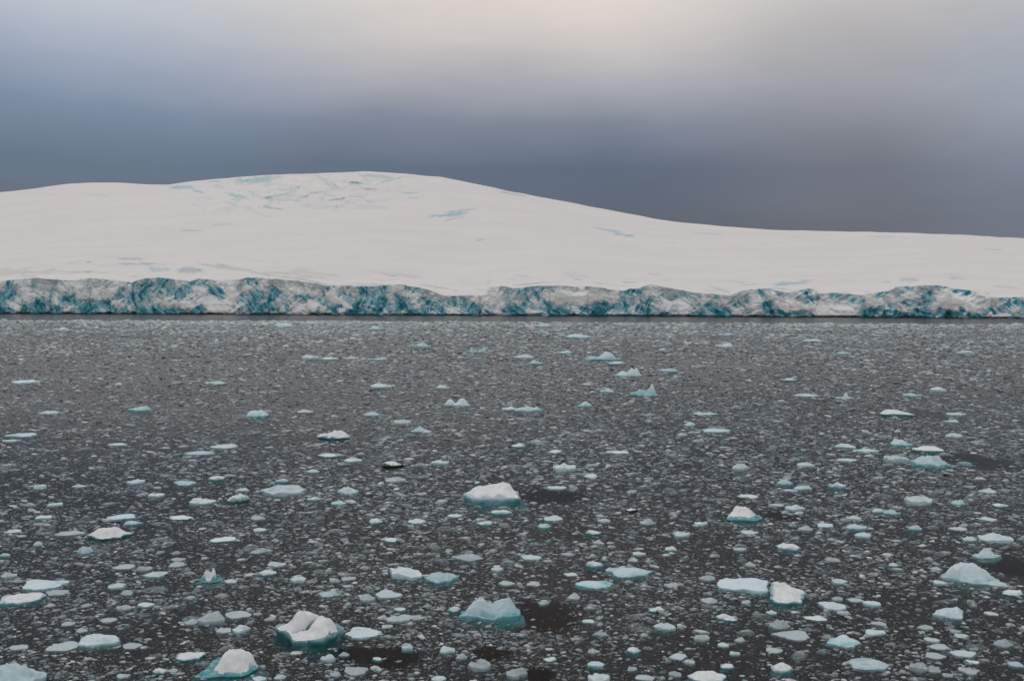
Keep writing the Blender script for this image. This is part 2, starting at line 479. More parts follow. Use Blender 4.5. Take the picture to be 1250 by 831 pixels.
def cells(px, py_, size, seed):
    """blocky offset: each jittered cell has its own depth and tilt"""
    gx, gy = px / size, py_ / size
    ix, iy = np.floor(gx), np.floor(gy)
    best = np.full(gx.shape, 9.0); val = np.zeros(gx.shape)
    z0 = np.zeros_like(ix)
    for dx in (-1, 0, 1):
        for dy in (-1, 0, 1):
            cx, cy_ = ix + dx, iy + dy
            jx = cx + _hash(cx, cy_, z0, seed); jy = cy_ + _hash(cx, cy_, z0, seed + 1)
            d = np.hypot(gx - jx, gy - jy)
            v = (_hash(cx, cy_, z0, seed + 2) - .5) + (gx - jx) * (_hash(cx, cy_, z0, seed + 3) - .5) * 1.6 + (gy - jy) * (_hash(cx, cy_, z0, seed + 4) - .3) * 1.2
            m_ = d < best
            best = np.where(m_, d, best); val = np.where(m_, v, val)
    return val


wx = XX + 5 * fbm(P2 * 2, 3, 58) + .35 * ZZ0; wz = ZZ0 * .75 + 4 * fbm(P2 * 2 + 9, 3, 59)
ruff = 1.15 - .75 * sstep(.45, .95, white)
blocks = cells(wx, wz, 19.0, 201) * 12.0 + cells(wx * 1.05, wz, 8.5, 221) * 4.0 + cells(wx, wz, 3.6, 241) * .8
cr = np.abs(noise3(np.stack([XX * .035 + ZZ0 * .012, ZZ0 * .01, np.full_like(XX, 3.0)], -1), 261))
crack = np.exp(-(cr / .035) ** 2) * sstep(.9, .4, white)
xw = XX + 9 * fbm(np.stack([XX * .03, ZZ0 * .05, XX * 0 + 21], -1), 3, 271)
zw = ZZ0 + 7 * fbm(np.stack([XX * .03, ZZ0 * .05, XX * 0 + 33], -1), 3, 273)


def stroke(ang, along, across, seed):
    ca_, sa_ = math.cos(ang), math.sin(ang)
    return ridged(np.stack([(xw * ca_ + zw * sa_) / along, (-xw * sa_ + zw * ca_) / across, XX * 0 + seed], -1), 5, seed)


sel_ = sstep(-.15, .15, fbm(np.stack([XX * .016, ZZ0 * .02, XX * 0 + 4], -1), 2, 281))
stk = stroke(.75, 34, 9, 283) * sel_ + stroke(-.65, 34, 9, 285) * (1 - sel_)
stk2 = stroke(1.0, 20, 5, 287) * (1 - sel_) + stroke(-.9, 22, 5, 289) * sel_
lump = fbm(np.stack([xw * .08, zw * .11, XX * 0 + 12], -1), 4, 291)
off = base + (bul + rn * .5 + rn2 + blocks * ruff * .6 - 7.0 * stk * ruff - 3.0 * stk2 * ruff + 5 * crack) * sstep(-.03, .12, VV) + capes + 10
off = .7 * np.maximum.accumulate(off, 0) + .3 * off
wmap = white
white = wmap + .48 * stk * (1.1 - .8 * wmap) + .30 * lump - .35 * crack
shade = .46 * wmap + .46 * stk2 + .24 * lump + .16 * (VV - .5) - .12 * crack  # blueness of the ice, plus shading of its relief put into the colour
# tidal notch
notch = np.exp(-((VV - 0.03) / 0.035) ** 2) * 2.5
off = off + notch
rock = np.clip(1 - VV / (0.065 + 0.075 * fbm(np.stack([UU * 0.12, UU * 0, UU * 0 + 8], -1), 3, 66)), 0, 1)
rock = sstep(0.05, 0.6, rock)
fwd = DD + off
py = shore_y[None, :] + (lip_y - shore_y)[None, :] * VV
cl = at(UU, py, fwd)
cl[..., 2] = cl[..., 2] - 0.0
cl[0, :, 2] = -1.0
cliff_top = cl[-1].copy(); top_fwd = fwd[-1].copy()
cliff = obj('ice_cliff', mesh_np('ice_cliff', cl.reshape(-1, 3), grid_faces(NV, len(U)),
            attrs={'white': white, 'shade': shade, 'lip_shade': lip_shade, 'rock': rock}), M_CLIFF)
cliff['kind'] = 'structure'; cliff['label'] = 'long blue and white broken ice cliff along the shore'; cliff['category'] = 'ice cliff'

# snow hill above it
NS = 150
S = np.linspace(0, 1, NS)
UH, SH = np.meshgrid(U, S)
pyh = lip_y[None, :] + (sky_y - lip_y)[None, :] * SH
kq = np.hanning(201); kq /= kq.sum()
lip_s = np.convolve(np.pad(lip_y, 100, mode='edge'), kq, 'valid')
SP = (lip_s[None, :] - pyh) / (lip_s - sky_y)[None, :]
L = np.interp(U, [-300, 200, 450, 800, 1100, 1550], [1150, 1350, 1450, 1250, 1150, 1100])
k_ = np.hanning(161); k_ /= k_.sum()
tf_m = np.max(np.stack([np.roll(np.pad(top_fwd, 90, mode='edge'), j)[90:-90] for j in range(-84, 85, 4)]), 0)
tf_s = np.convolve(np.pad(tf_m, 80, mode='edge'), k_, 'valid') + 6
SP = np.maximum(SP, 0.25 * SH)
rf = top_fwd[None, :] + (tf_s - top_fwd)[None, :] * sstep(0.0, 0.06, SH) + L[None, :] * (0.72 * SP + 0.28 * np.maximum(SP, 0) ** 3)
ice = np.zeros_like(UH); blu = np.zeros_like(UH)
# scarps and crevasses: x, y, half length, half thickness, slope, strength, bluish
SC = [(160, 316, 18, 1.8, 0.0, .5, .2), (168, 322, 27, 1.6, 0, .6, .5), (195, 329, 15, 3, .02, .5, .8), (232, 330, 18, 3.5, .04, .6, .3), (270, 326, 32, 2.2, .14, .5, .1),
      (285, 326, 26, 0.9, .2, .6, .1), (345, 338, 40, 1.0, .13, .7, .1), (395, 347, 22, 1.2, .2, .7, .2), (330, 343, 30, 2.2, .05, .4, .1), (370, 336, 45, .8, .14, .4, .1),
      (100, 332, 16, .9, -.05, .6, .2), (60, 330, 9, 1.2, -.2, .5, .2), (35, 337, 12, .8, 0, .6, .3), (108, 320, 4, 1.2, 0, .6, .6), (90, 320, 12, .8, -.2, .35, .1), (30, 328, 12, 1, -.15, .3, .1),
      (548, 262, 26, 3.0, -.1, 1.0, .8), (562, 257, 22, 1.6, -.12, .7, .5), (556, 266.5, 14, 1.2, -.2, .6, .3), (742, 281, 20, 2.0, .2, .8, .7), (762, 287, 14, 2.2, .1, 1.0, 1.0),
      (627, 237, 18, 1.8, .17, .7, .4), (500, 235.5, 13, 1.2, -.02, .9, .6), (586, 293, 6, 1.0, -.15, .8, .4), (603, 291, 9, .6, -.1, .4, .2), (505, 242, 8, 1.5, -.05, .4, .4),
      (1075, 289, 18, .8, .02, .45, .5), (865, 285.3, 20, .9, .04, .5, .4), (850, 288, 12, .7, .05, .3, .2), (975, 289.5, 15, .8, 0, .45, .4), (1213, 304.5, 12, .8, .06, .5, .4), (820, 296.5, 8, .7, .05, .4, .3),
      (233, 281.5, 14, 1.5, .02, .7, .3), (273, 274, 14, 1.1, -.03, .75, .2), (205, 280, 8, .6, .2, .4, .2), (120, 238, 18, 3.5, .1, .22, .1), (320, 266, 20, 1, -.1, .2, .1),
      (222, 228.5, 16, 2.6, -.02, 1.0, 1.0), (262, 221.5, 8, 1.8, -.05, .9, .9), (310, 220, 26, 5.0, -.05, .9, 1.0), (330, 217, 18, 2.5, -.05, .6, .5), (242, 233.5, 9, 2.4, .25, .7, .9), (290, 239.5, 13, 2.4, .22, .9, .9),
      (268, 228, 7, 3, .2, .4, .8), (338, 239, 19, 1.6, -.17, .9, .5), (334, 254, 12, 2.6, .2, .9, .6), (318, 262, 8, 1, .3, .4, .3), (396, 221, 16, 2.2, .75, .55, .5), (409, 226, 8, 1.0, .7, .9, .8), (412, 243.5, 11, 1.8, -.12, .9, .7),
      (371, 240, 6, 1.5, -.1, .6, .3), (375, 232, 7, 1.2, .6, .4, .3), (433, 224, 9, 2.6, -.05, .8, .9), (460, 215.5, 23, 3.2, .1, .7, .4), (443, 216, 7, 1.6, .9, .6, .4), (478, 219.5, 15, 1.5, -.22, .9, .5), (500, 216, 8, .8, .1, .5, .4),
      (436, 240, 10, 1.2, .05, .8, .5), (452, 246.5, 6, 1.6, .25, .7, .7), (425, 249, 10, 1.2, -.2, .5, .4), (460, 253, 14, 2.2, .15, .35, .2), (350, 226, 24, 1.5, .1, .3, .4), (420, 212, 16, 1, .05, .3, .3),
      (965, 346, 24, 2.0, -.06, .75, .7), (950, 352, 13, 1.4, .02, .5, .8), (985, 342, 10, .8, .03, .5, .4), (1110, 341.5, 13, 2.6, .03, .4, .4), (1163, 339.7, 4.5, .9, 0, .9, .6), (1080, 344, 9, .6, 0, .5, .3), (1058, 356.5, 4, .6, 0, .8, .3), (1030, 357, 9, .6, .02, .5, .2),
      (768, 344.5, 10, .9, .02, .7, .6), (645, 346.5, 20, 1.0, -.08, .7, .4), (706, 341, 6, .6, 0, .4, .2), (672, 344.5, 14, .7, .02, .45, .3), (480, 341, 10, .7, -.05, .4, .3), (530, 350, 20, .8, .15, .6, .5), (556, 354.5, 4, .5, .1, .6, .4),
      (460, 347.5, 30, 1.4, .02, .5, .4), (915, 347.5, 12, .8, -.1, .4, .4), (880, 354, 12, .7, .3, .5, .3), (1190, 360, 20, .7, .05, .4, .4), (310, 332, 14, .7, .2, .4, .2), (20, 342, 16, 1.2, -.05, .4, .4)]
for (x, y, hl, ht, sl_, st, bl) in SC:
    if y > 300: st = min(st * 1.5, 1.0); ht = ht * 1.25  # low scarps: terrace shading is painted in with their grey
    sel = np.abs(U - x) < hl * 1.3
    cs = np.where(sel)[0]
    if not len(cs): continue
    c0, c1 = cs[0], cs[-1] + 1
    uu = UH[:, c0:c1]; yy = pyh[:, c0:c1]
    wob = 0.35 * ht * fbm(np.stack([uu * 0.25, uu * 0 + x, uu * 0], -1), 3, int(x) % 90)
    th = ht * (0.65 + 0.5 * fbm(np.stack([uu * 0.12, uu * 0 + y, uu * 0], -1), 2, int(y) % 90)) + 0.1
    q = (y + sl_ * (uu - x) + wob - yy) / th          # + upwards
    wnd = sstep(1.15, 0.55, np.abs(uu - x) / hl)
    inn = np.where(np.abs(q) < 1, q, np.sign(q) * np.clip((2.6 - np.abs(q)) / 1.6, 0, 1))
    rf[:, c0:c1] -= wnd * st * inn * th * (5.5 if y < 300 else 3.0)
    mk = wnd * st * sstep(1.5, 0.35, np.abs(q))
    ice[:, c0:c1] = np.maximum(ice[:, c0:c1], mk)
    blu[:, c0:c1] = np.maximum(blu[:, c0:c1], bl * (mk > 0.05))
# gentle undulation
XH = (UH - 625) / F * rf
und = fbm(np.stack([XH * 0.006, rf * 0.004, XH * 0], -1), 4, 71) + .12 * fbm(np.stack([XH * 0.012, rf * 0.02, XH * 0 + 4], -1), 3, 73)
rf = rf + np.sin(np.clip(SH, 0, 1) * math.pi) ** 0.7 * (und * 34 + 70 * fbm(np.stack([XH * 0.0022, rf * 0.0022, XH * 0 + 8], -1), 2, 78))
brk = np.exp(-((UH - 360) / 120) ** 4) * np.exp(-((pyh - 236 + .03 * (UH - 360)) / 22) ** 4)
PB = np.stack([(UH + pyh * 1.2) * .055, (pyh - .12 * UH) * .16, UH * 0 + 6], -1)
rb = ridged(PB, 4, 301)
rf = rf + brk * rb * 26
ice = np.maximum(ice, brk * sstep(.42, .8, rb) * .55); blu = np.maximum(blu, (brk * sstep(.3, .6, rb) > .05) * .7)
lowf = np.exp(-((pyh - (lip_y[None, :] - 9)) / 10) ** 2)
gb = fbm(np.stack([UH * .03, (pyh - .1 * UH * (UH > 250)) * .22, UH * 0 + 2], -1), 4, 305)
fade = sstep(.0, .05, SH)
rf = rf - lowf * gb * 16 * fade
ice = np.maximum(ice, lowf * sstep(.18, .5, gb) * .5)  # grey shading of the low terraces, carried by the ice colour
hp = at(UH, pyh, rf)
hp[0] = cliff_top
# the far side of the hill falls away
back = []
for k, (dr, dz) in enumerate(((60, -3), (160, -14), (340, -55), (650, -150), (1000, -330), (1200, -460))):
    b = hp[-1].copy()
    dirs = (b - CAM) / np.linalg.norm((b - CAM)[:, :2], axis=1)[:, None]
    b[:, :2] += dirs[:, :2] * dr
    b[:, 2] = np.maximum(b[:, 2] + dz + 4 * fbm(np.stack([U * 0.01 + k, U * 0, U * 0], -1), 2, 77), -3)
    back.append(b)
allp = np.concatenate([hp] + [b[None] for b in back], 0)
pad = np.zeros((len(back), len(U)))
hill = obj('snow_hill', mesh_np('snow_hill', allp.reshape(-1, 3), grid_faces(allp.shape[0], len(U)),
           attrs={'ice': np.concatenate([ice, pad]), 'bluish': np.concatenate([blu, pad])}), M_HILL)
hill['kind'] = 'structure'; hill['label'] = 'broad smooth snow covered hill above the ice cliff'; hill['category'] = 'hill'

# low dark rocks at the foot of the cliff
ur = np.arange(-280, 1530, 0.8)
dsr = np.interp(ur, U, (fwd[3] - 3.0))
hr = np.clip(1.0 + 2.6 * fbm(np.stack([ur * 0.15, ur * 0, ur * 0 + 4], -1), 4, 81), 0.15, 4.0)
prof = [(-4.0, -1.0), (-2.5, 0.35), (-1.2, 0.9), (0.6, 1.0), (3.5, 0.6), (6, -1.0)]
rk = []
for (dd, zz) in prof:
    fo = dsr + dd + 0.9 * fbm(np.stack([ur * 0.3, ur * 0 + dd, ur * 0], -1), 3, 85)
    p = np.stack([(ur - 625) / F * fo, fo, hr * zz if zz > 0 else np.full_like(ur, -1.0)], -1)
    rk.append(p)
rk = np.array(rk)
rocks = obj('shore', mesh_np('shore', rk.reshape(-1, 3), grid_faces(len(prof), len(ur)), False), M_ROCK)
rocks['kind'] = 'structure'; rocks['label'] = 'thin dark rocky shore at the foot of the ice cliff'; rocks['category'] = 'shore'

# ------------------------------------------------------------------ ice floes
# photo px: centre x, waterline y, width, height, kind (W snow capped, M pale bluish, B blue, G grey and wet, D dark clear ice)
# landmarks: short name used to place their neighbours, and the floe's own label
MARKS = [
 (370, 791, 90, 53, 'W', 'cracked floe', 'big white floe split by a teal crack, deep teal undercut along its front'),
 (272, 829, 70, 48, 'W', 'teal skirted block', 'white snowy block on a wide teal submerged skirt, just left of the cracked floe'),
 (8, 842, 78, 44, 'B', 'corner slab', 'smooth pale turquoise slab cut by the lower left corner of the photo'),
 (600, 618, 72, 32, 'W', 'table floe', 'flat snow topped floe with turquoise skirt in the middle, beside a dark pool'),
 (598, 759, 76, 37, 'B', 'winged floe', 'pale blue heart shaped floe with one raised wing pointing over a brown pool'),
 (1192, 712, 66, 33, 'M', 'rounded hump', 'big rounded pale blue hump beside the dark pool at the right edge'),
 (968, 738, 52, 33, 'W', 'snow wedge', 'snow topped wedge with blue front, touching a long bluish ridge on its left'),
 (912, 722, 62, 22, 'M', 'long ridge', 'long bluish white ridge of ice leaning on the snow wedge'),
 (912, 638, 46, 23, 'W', 'star capped floe', 'blue floe with a star shaped snow cap and a small dark pool on its right'),
 (772, 705, 54, 17, 'B', 'smooth lens floe', 'smooth pale blue lens shaped floe lying low, right of a flatter twin'),
 (726, 718, 46, 14, 'B', 'flat twin slab', 'low flat pale blue slab just in front of the smooth lens floe'),
 (126, 660, 54, 20, 'W', 'teal bellied floe', 'white domed floe with a bright teal belly along its front'),
 (253, 711, 34, 20, 'W', 'arched floe', 'small white arch of ice standing on a murky teal base'),
 (340, 606, 56, 19, 'M', 'sloping blue floe', 'bluish white floe with sloping top, right of a brick shaped white floe'),
 (287, 615, 29, 14, 'W', 'brick floe', 'brick shaped white floe with a thin teal front'),
 (423, 604, 27, 13, 'M', 'blue pebble floe', 'rounded pale blue floe with a dark shadow edge on its right'),
 (405, 538, 43, 14, 'W', 'loaf floe', 'white loaf shaped floe with a dark waterline below it'),
 (478, 572, 26, 11, 'D', 'dark bellied floe', 'small white topped floe with a nearly black belly'),
 (1144, 572, 42, 20, 'B', 'blue bun floe', 'round pale blue bun of ice left of the slate grey pool'),
 (1138, 553, 36, 10, 'W', 'pancake floe', 'flat white pancake of snow behind the round blue bun'),
 (1097, 509, 40, 11, 'W', 'curled floe', 'flat white curled floe with a narrow grey pool on its right'),
 (1104, 545, 28, 12, 'B', 'blue tent floe', 'pale blue tent shaped chunk left of the white pancake'),
 (1098, 565, 28, 12, 'M', 'white backed floe', 'low bluish floe with white back, left of the round blue bun'),
 (736, 440, 48, 12, 'B', 'blue white island', 'far blue floe with a white dome on its right half and pale calm streaks'),
 (788, 484, 36, 18, 'B', 'knobbed floe', 'far blue floe with a tall rounded knob rising at its right end'),
 (768, 460, 34, 12, 'M', 'ramp floe', 'far bluish ramp shaped floe rising to the right, behind the knobbed floe'),
 (710, 413, 38, 6, 'B', 'far blue bar', 'long low blue bar of ice far out near the cliff, with a calm streak'),
 (514, 426, 24, 9, 'B', 'double blue floe', 'bright blue floe far out with a calm streak on its right'),
 (583, 431, 22, 8, 'B', 'blue boat floe', 'small far blue floe shaped like a boat with raised ends'),
 (459, 404, 22, 7, 'B', 'cliffside blue floe', 'small blue floe close to the cliff with a dark right end'),
 (557, 496, 33, 11, 'M', 'saddle floe', 'saddle shaped blue white floe with a dip in the middle'),
 (646, 504, 34, 10, 'B', 'blue mound', 'low blue mound with a pale calm patch on its right'),
 (22, 469, 34, 7, 'M', 'far flat bar', 'far flat white bar of ice near the left edge'),
 (20, 534, 34, 7, 'B', 'turquoise bar', 'flat turquoise bar of ice near the left edge'),
 (168, 503, 28, 9, 'B', 'humped blue floe', 'low humped blue floe out in the far left brash'),
 (311, 510, 28, 11, 'B', 'craggy blue floe', 'craggy blue floe with dark teal foot, out behind the loaf floe'),
 (268, 548, 32, 8, 'M', 'wedge bar', 'thin white wedge touching a flat bluish slab'),
 (866, 836, 48, 22, 'W', 'bottom edge floe', 'snowy floe with blue flank cut by the bottom edge of the photo'),
 (1166, 756, 46, 20, 'M', 'shell floe', 'pale blue shell shaped floe lying in dense grey brash'),
 (1067, 818, 52, 18, 'M', 'hammock floe', 'long pale blue floe sagging in the middle like a hammock'),
 (1033, 788, 42, 17, 'M', 'peaked floe', 'bluish white floe with a low peak and a tapering left end'),
 (957, 823, 27, 17, 'W', 'egg floe', 'smooth white egg shaped chunk near the bottom edge'),
 (889, 759, 27, 13, 'W', 'clean white floe', 'clean white rounded floe alone in dark brash'),
 (538, 712, 42, 20, 'B', 'teal lens', 'teal floe with a white frosted back, overlapping a paler floe on its left'),
 (494, 707, 44, 18, 'M', 'pale peak', 'pale floe with a small peak, overlapped by a teal floe on its right'),
 (113, 790, 52, 22, 'M', 'tilted ridge', 'bluish ridge of ice tilted up to the right, in dark brash'),
 (18, 739, 52, 18, 'W', 'edge ridge', 'long white ridge cut by the left edge of the photo'),
 (42, 720, 54, 17, 'M', 'left slab', 'flat bluish white slab just behind the ridge cut by the left edge'),
 (228, 807, 34, 16, 'W', 'tilted plate', 'tilted white plate with dark right side near the teal skirted block'),
 (255, 763, 34, 25, 'G', 'frosted grey boulder', 'rounded frosty grey boulder of ice left of the cracked floe'),
 (401, 728, 28, 12, 'M', 'pointed floe', 'small pointed bluish floe behind the cracked floe'),
 (472, 731, 34, 12, 'M', 'oval floe', 'flat oval whitish floe with a smaller grey chunk on its left'),
 (442, 778, 42, 11, 'M', 'splinter floe', 'long narrow splinter of pale ice right of the cracked floe'),
 (585, 819, 29, 23, 'G', 'round grey lump', 'round grey lump of ice beside a small black pool'),
 (631, 828, 26, 18, 'G', 'rough grey lump', 'rough bluish grey lump near the bottom edge, beside black water'),
 (732, 836, 28, 24, 'M', 'bottom knob', 'pale rounded knob of ice rising at the bottom edge'),
 (1210, 682, 36, 16, 'M', 'small peak floe', 'white low peaked floe just behind the big rounded hump'),
 (1221, 662, 42, 15, 'M', 'bluish sprawl', 'sprawling bluish floe near the right edge, behind the low peaked one'),
 (1125, 616, 33, 13, 'M', 'bright bar', 'bright bluish white bar with blunt ends in brown brash'),
 (965, 673, 27, 13, 'W', 'white cap floe', 'neat white domed floe with blue underside'),
 (905, 575, 20, 13, 'M', 'ragged chunk', 'ragged upright bluish chunk with bites out of its sides'),
 (690, 576, 28, 13, 'M', 'wet skirted floe', 'white lump sitting in a pale wet skirt'),
 (244, 616, 30, 11, 'M', 'long pale floe', 'pale rounded floe left of the brick shaped floe'),
 (1240, 728, 28, 11, 'W', 'right edge floe', 'white floe cut by the right edge, in front of the dark pool'),
 (1034, 487, 22, 9, 'M', 'far shark fin', 'far pale floe with a small fin shaped peak'),
 (988, 485, 30, 6, 'M', 'far crescent', 'far thin white crescent of ice left of a fin shaped floe'),
 (964, 466, 18, 5, 'W', 'far white bar', 'far small white bar with a calm streak on its right'),
 (1173, 402, 8, 6, 'B', 'teal nub', 'tiny bright teal nub of ice close to the cliff on the right'),
 (73, 404, 18, 5, 'B', 'far left blue floe', 'small blue floe far out near the cliff on the left'),
 (888, 425, 18, 7, 'M', 'far pale mound', 'far small pale mound of ice right of the blue white island'),
 (377, 439, 20, 7, 'M', 'far white stack', 'small far white stack of ice with blue shade'),
 (465, 474, 27, 7, 'M', 'far notched floe', 'far notched white floe with blue foot'),
 (1182, 433, 22, 6, 'M', 'far right heap', 'far pale heap of ice with a long tail on the right'),
]
MORE = """
63,727,28,10,G 70,795,36,13,G 157,792,24,8,G 193,823,18,10,W 209,821,12,8,G 148,828,16,9,M 139,719,20,9,M 152,727,16,9,G 148,746,18,10,G
175,741,20,8,M 128,760,20,8,G 97,772,16,7,G 232,763,20,9,G 81,764,16,8,G 20,793,24,8,G 287,755,34,12,G 272,773,20,9,G 292,773,21,14,M
447,735,20,13,G 487,747,15,7,W 485,760,34,12,G 472,767,14,7,G 399,808,19,13,M 419,801,13,7,G 371,807,9,6,W 433,824,29,14,G 409,826,13,9,G 460,807,12,7,W
315,832,18,9,M 341,829,14,9,G 313,752,11,8,G 272,727,14,5,G 497,794,14,14,M 553,748,15,11,W 546,797,19,13,M 563,805,14,10,G 671,808,16,8,W 701,732,16,12,G
665,738,14,8,G 733,777,16,12,G 725,798,16,9,G 728,815,20,11,B 718,760,14,6,M 639,776,11,6,W 583,776,12,7,M 627,792,10,6,W 535,832,18,10,M 619,715,20,8,G 634,714,9,5,W
651,715,18,7,G 508,757,18,9,G 803,748,21,9,W 812,770,24,14,M 831,767,10,8,M 775,799,17,13,W 829,805,24,9,M 843,811,13,9,M 888,817,17,10,W 820,718,16,9,G
954,769,26,17,G 970,781,44,12,G 868,737,20,11,G 912,738,12,8,M 863,725,13,6,W 846,744,10,5,W 772,819,13,8,G 788,830,24,9,G 825,827,15,11,G 884,790,14,7,M
898,800,14,7,M 904,784,13,12,G 858,783,20,12,G 943,750,13,7,M 998,758,26,7,W 948,797,22,9,G 1020,745,32,13,M 1024,734,14,8,G 1047,735,18,7,G 1067,740,20,9,M
1072,776,24,10,M 1075,764,18,8,G 1140,784,18,8,M 1149,793,26,8,G 1184,803,32,12,M 1191,811,16,7,W 1221,716,22,10,M 1124,820,22,16,G 1142,821,18,13,G 1160,827,14,8,G
1145,804,26,9,G 1188,823,26,12,G 1168,773,14,7,G 1176,778,18,6,M 1133,769,20,9,G 1028,713,20,9,M 1149,714,16,8,M 1228,790,22,14,G 1245,815,20,10,B 1213,751,16,6,M
1234,763,12,4,W 1102,820,10,5,W 100,677,22,13,B 217,635,30,7,W 143,634,36,8,B 160,641,22,8,B 50,634,20,7,M 49,640,16,4,M 13,651,20,6,M 44,667,12,8,M 81,654,34,9,G
185,705,28,10,M 146,695,26,7,G 173,698,17,10,G 4,680,14,7,B 8,706,18,10,G 215,685,18,6,G 213,692,20,8,G 195,675,12,5,M 215,676,12,6,M 37,617,14,6,M 65,618,18,6,M
188,607,18,7,M 174,604,16,5,G 94,595,18,5,M 47,597,14,7,M 295,600,18,6,B 412,617,20,8,B 384,612,20,7,W 313,635,20,8,G 320,629,10,7,G 269,662,32,8,W 458,640,17,9,W
474,662,21,8,W 490,661,12,7,M 335,692,24,8,G 325,704,22,11,W 362,711,20,10,M 279,712,18,6,M 424,709,18,7,G 420,702,14,6,G 394,685,13,4,W 421,660,12,6,G
316,649,16,7,M 317,676,24,10,G 446,694,12,6,M 452,629,16,5,G 443,625,10,5,M 490,605,14,6,M 611,629,27,9,W 591,642,20,8,W 554,631,18,6,M 508,639,22,8,M 676,636,24,9,M
664,645,16,8,B 572,685,34,13,G 607,698,16,9,M 577,698,10,6,M 649,684,24,10,M 725,654,20,9,W 731,665,13,10,M 738,638,16,7,M 727,626,8,4,W 727,694,22,12,W 747,699,14,8,M
697,703,18,5,M 694,679,16,7,G 602,673,12,6,M 772,625,15,6,D 792,641,20,9,G 823,628,14,6,W 834,656,20,10,M 857,642,16,7,M 819,674,14,10,W 773,686,12,9,M 781,678,16,7,M
871,679,14,6,W 973,624,24,11,M 958,626,10,5,G 950,618,20,5,G 985,648,18,9,G 967,642,10,7,M 961,649,12,6,M 998,656,10,7,G 917,652,22,7,M 916,608,24,5,M 983,598,20,7,B
864,709,20,9,G 917,692,14,8,G 905,673,18,7,G 1026,599,22,12,W 1209,603,22,9,M 1227,599,14,5,M 1172,617,18,9,B 1225,620,18,7,W 1091,629,20,10,B 1073,626,16,7,M 1066,606,9,5,G
1010,644,22,7,M 1048,647,26,10,B 1044,635,16,8,M 1056,657,20,10,M 1119,648,16,9,B 1140,627,9,5,M 1174,648,22,6,M 1210,636,22,7,M 1236,635,14,6,M 1175,642,10,4,W 1215,646,10,5,W
1186,661,17,8,M 1092,693,13,8,W 1018,686,18,8,G 1145,697,14,7,G 1134,683,14,6,M 1142,689,12,6,M 1066,702,12,6,M 8,540,18,5,M 160,520,14,6,M 240,555,40,6,B 221,593,28,9,B
262,588,20,9,W 281,581,18,4,M 163,591,20,8,M 46,597,16,6,M 85,585,12,5,M 57,506,20,6,M 131,526,12,5,M 108,539,12,3,W 141,544,24,5,M 180,543,14,4,M 243,493,12,6,M 195,516,12,3,W
400,559,28,7,W 430,564,22,7,M 381,577,16,6,M 452,508,24,7,B 491,518,22,7,M 512,528,22,9,B 558,484,14,5,B 512,568,14,5,M 537,567,22,7,M 482,589,26,9,G 516,583,14,6,M
343,590,16,8,W 377,525,16,4,M 371,504,20,5,M 596,536,12,5,M 622,501,20,6,M 714,497,19,8,B 842,521,15,7,B 877,528,38,7,B 864,507,32,5,B 852,539,16,5,M 736,541,11,7,M 633,547,18,7,W
678,554,16,6,W 721,585,18,8,W 768,579,14,4,M 755,554,28,5,M 645,569,12,6,M 857,563,10,4,W 706,508,10,4,M 680,597,24,6,M 1171,508,26,6,M 1164,516,18,5,M 1034,547,26,7,M 1062,552,28,6,B
1036,564,24,6,M 985,570,22,8,M 960,593,20,10,B 979,598,18,6,B 1168,535,22,8,M 1117,485,26,7,B 1245,527,12,7,B 1158,579,16,4,W 1182,595,14,5,M 50,406,16,4,M 216,468,18,4,M 262,470,22,6,B
77,431,18,4,M 148,435,10,6,M 87,453,16,4,M 231,401,10,3,W 518,418,14,5,B 582,438,14,4,B 379,421,8,3,D 427,426,10,3,D 426,439,20,5,M 400,439,24,4,M 462,441,20,6,B 471,419,16,5,B
540,475,18,6,M 345,400,24,6,B 684,408,20,4,M 666,400,22,5,B 705,398,12,4,B 754,446,22,5,W 640,438,26,6,M 654,445,18,6,B 690,432,18,5,B 742,480,16,7,M 819,455,24,6,B 854,448,16,5,B
903,451,12,4,M 876,407,14,4,B 891,410,22,4,B 918,396,8,7,B 932,427,12,5,M 1074,429,16,5,M 1087,432,16,5,M 1032,434,18,5,B 1206,436,18,4,M 1132,401,18,4,B 1092,419,12,4,B 968,414,12,5,B
993,417,30,4,B 1008,404,14,4,B 1109,468,14,4,M 1149,478,22,6,M 790,487,10,5,W
"""
rows = [(x, y, w, h, k, s, l) for (x, y, w, h, k, s, l) in MARKS]
for tok in MORE.split():
    x, y, w, h, k = tok.split(',')
    rows.append((float(x), float(y), float(w), float(h), k, None, None))
marks = rows[:len(MARKS)]
rest = sorted(rows[len(MARKS):], key=lambda r: -r[2] * r[3])
N_THINGS = 300
keep = marks + rest[:N_THINGS - len(marks)]
left_over = rest[N_THINGS - len(marks):]

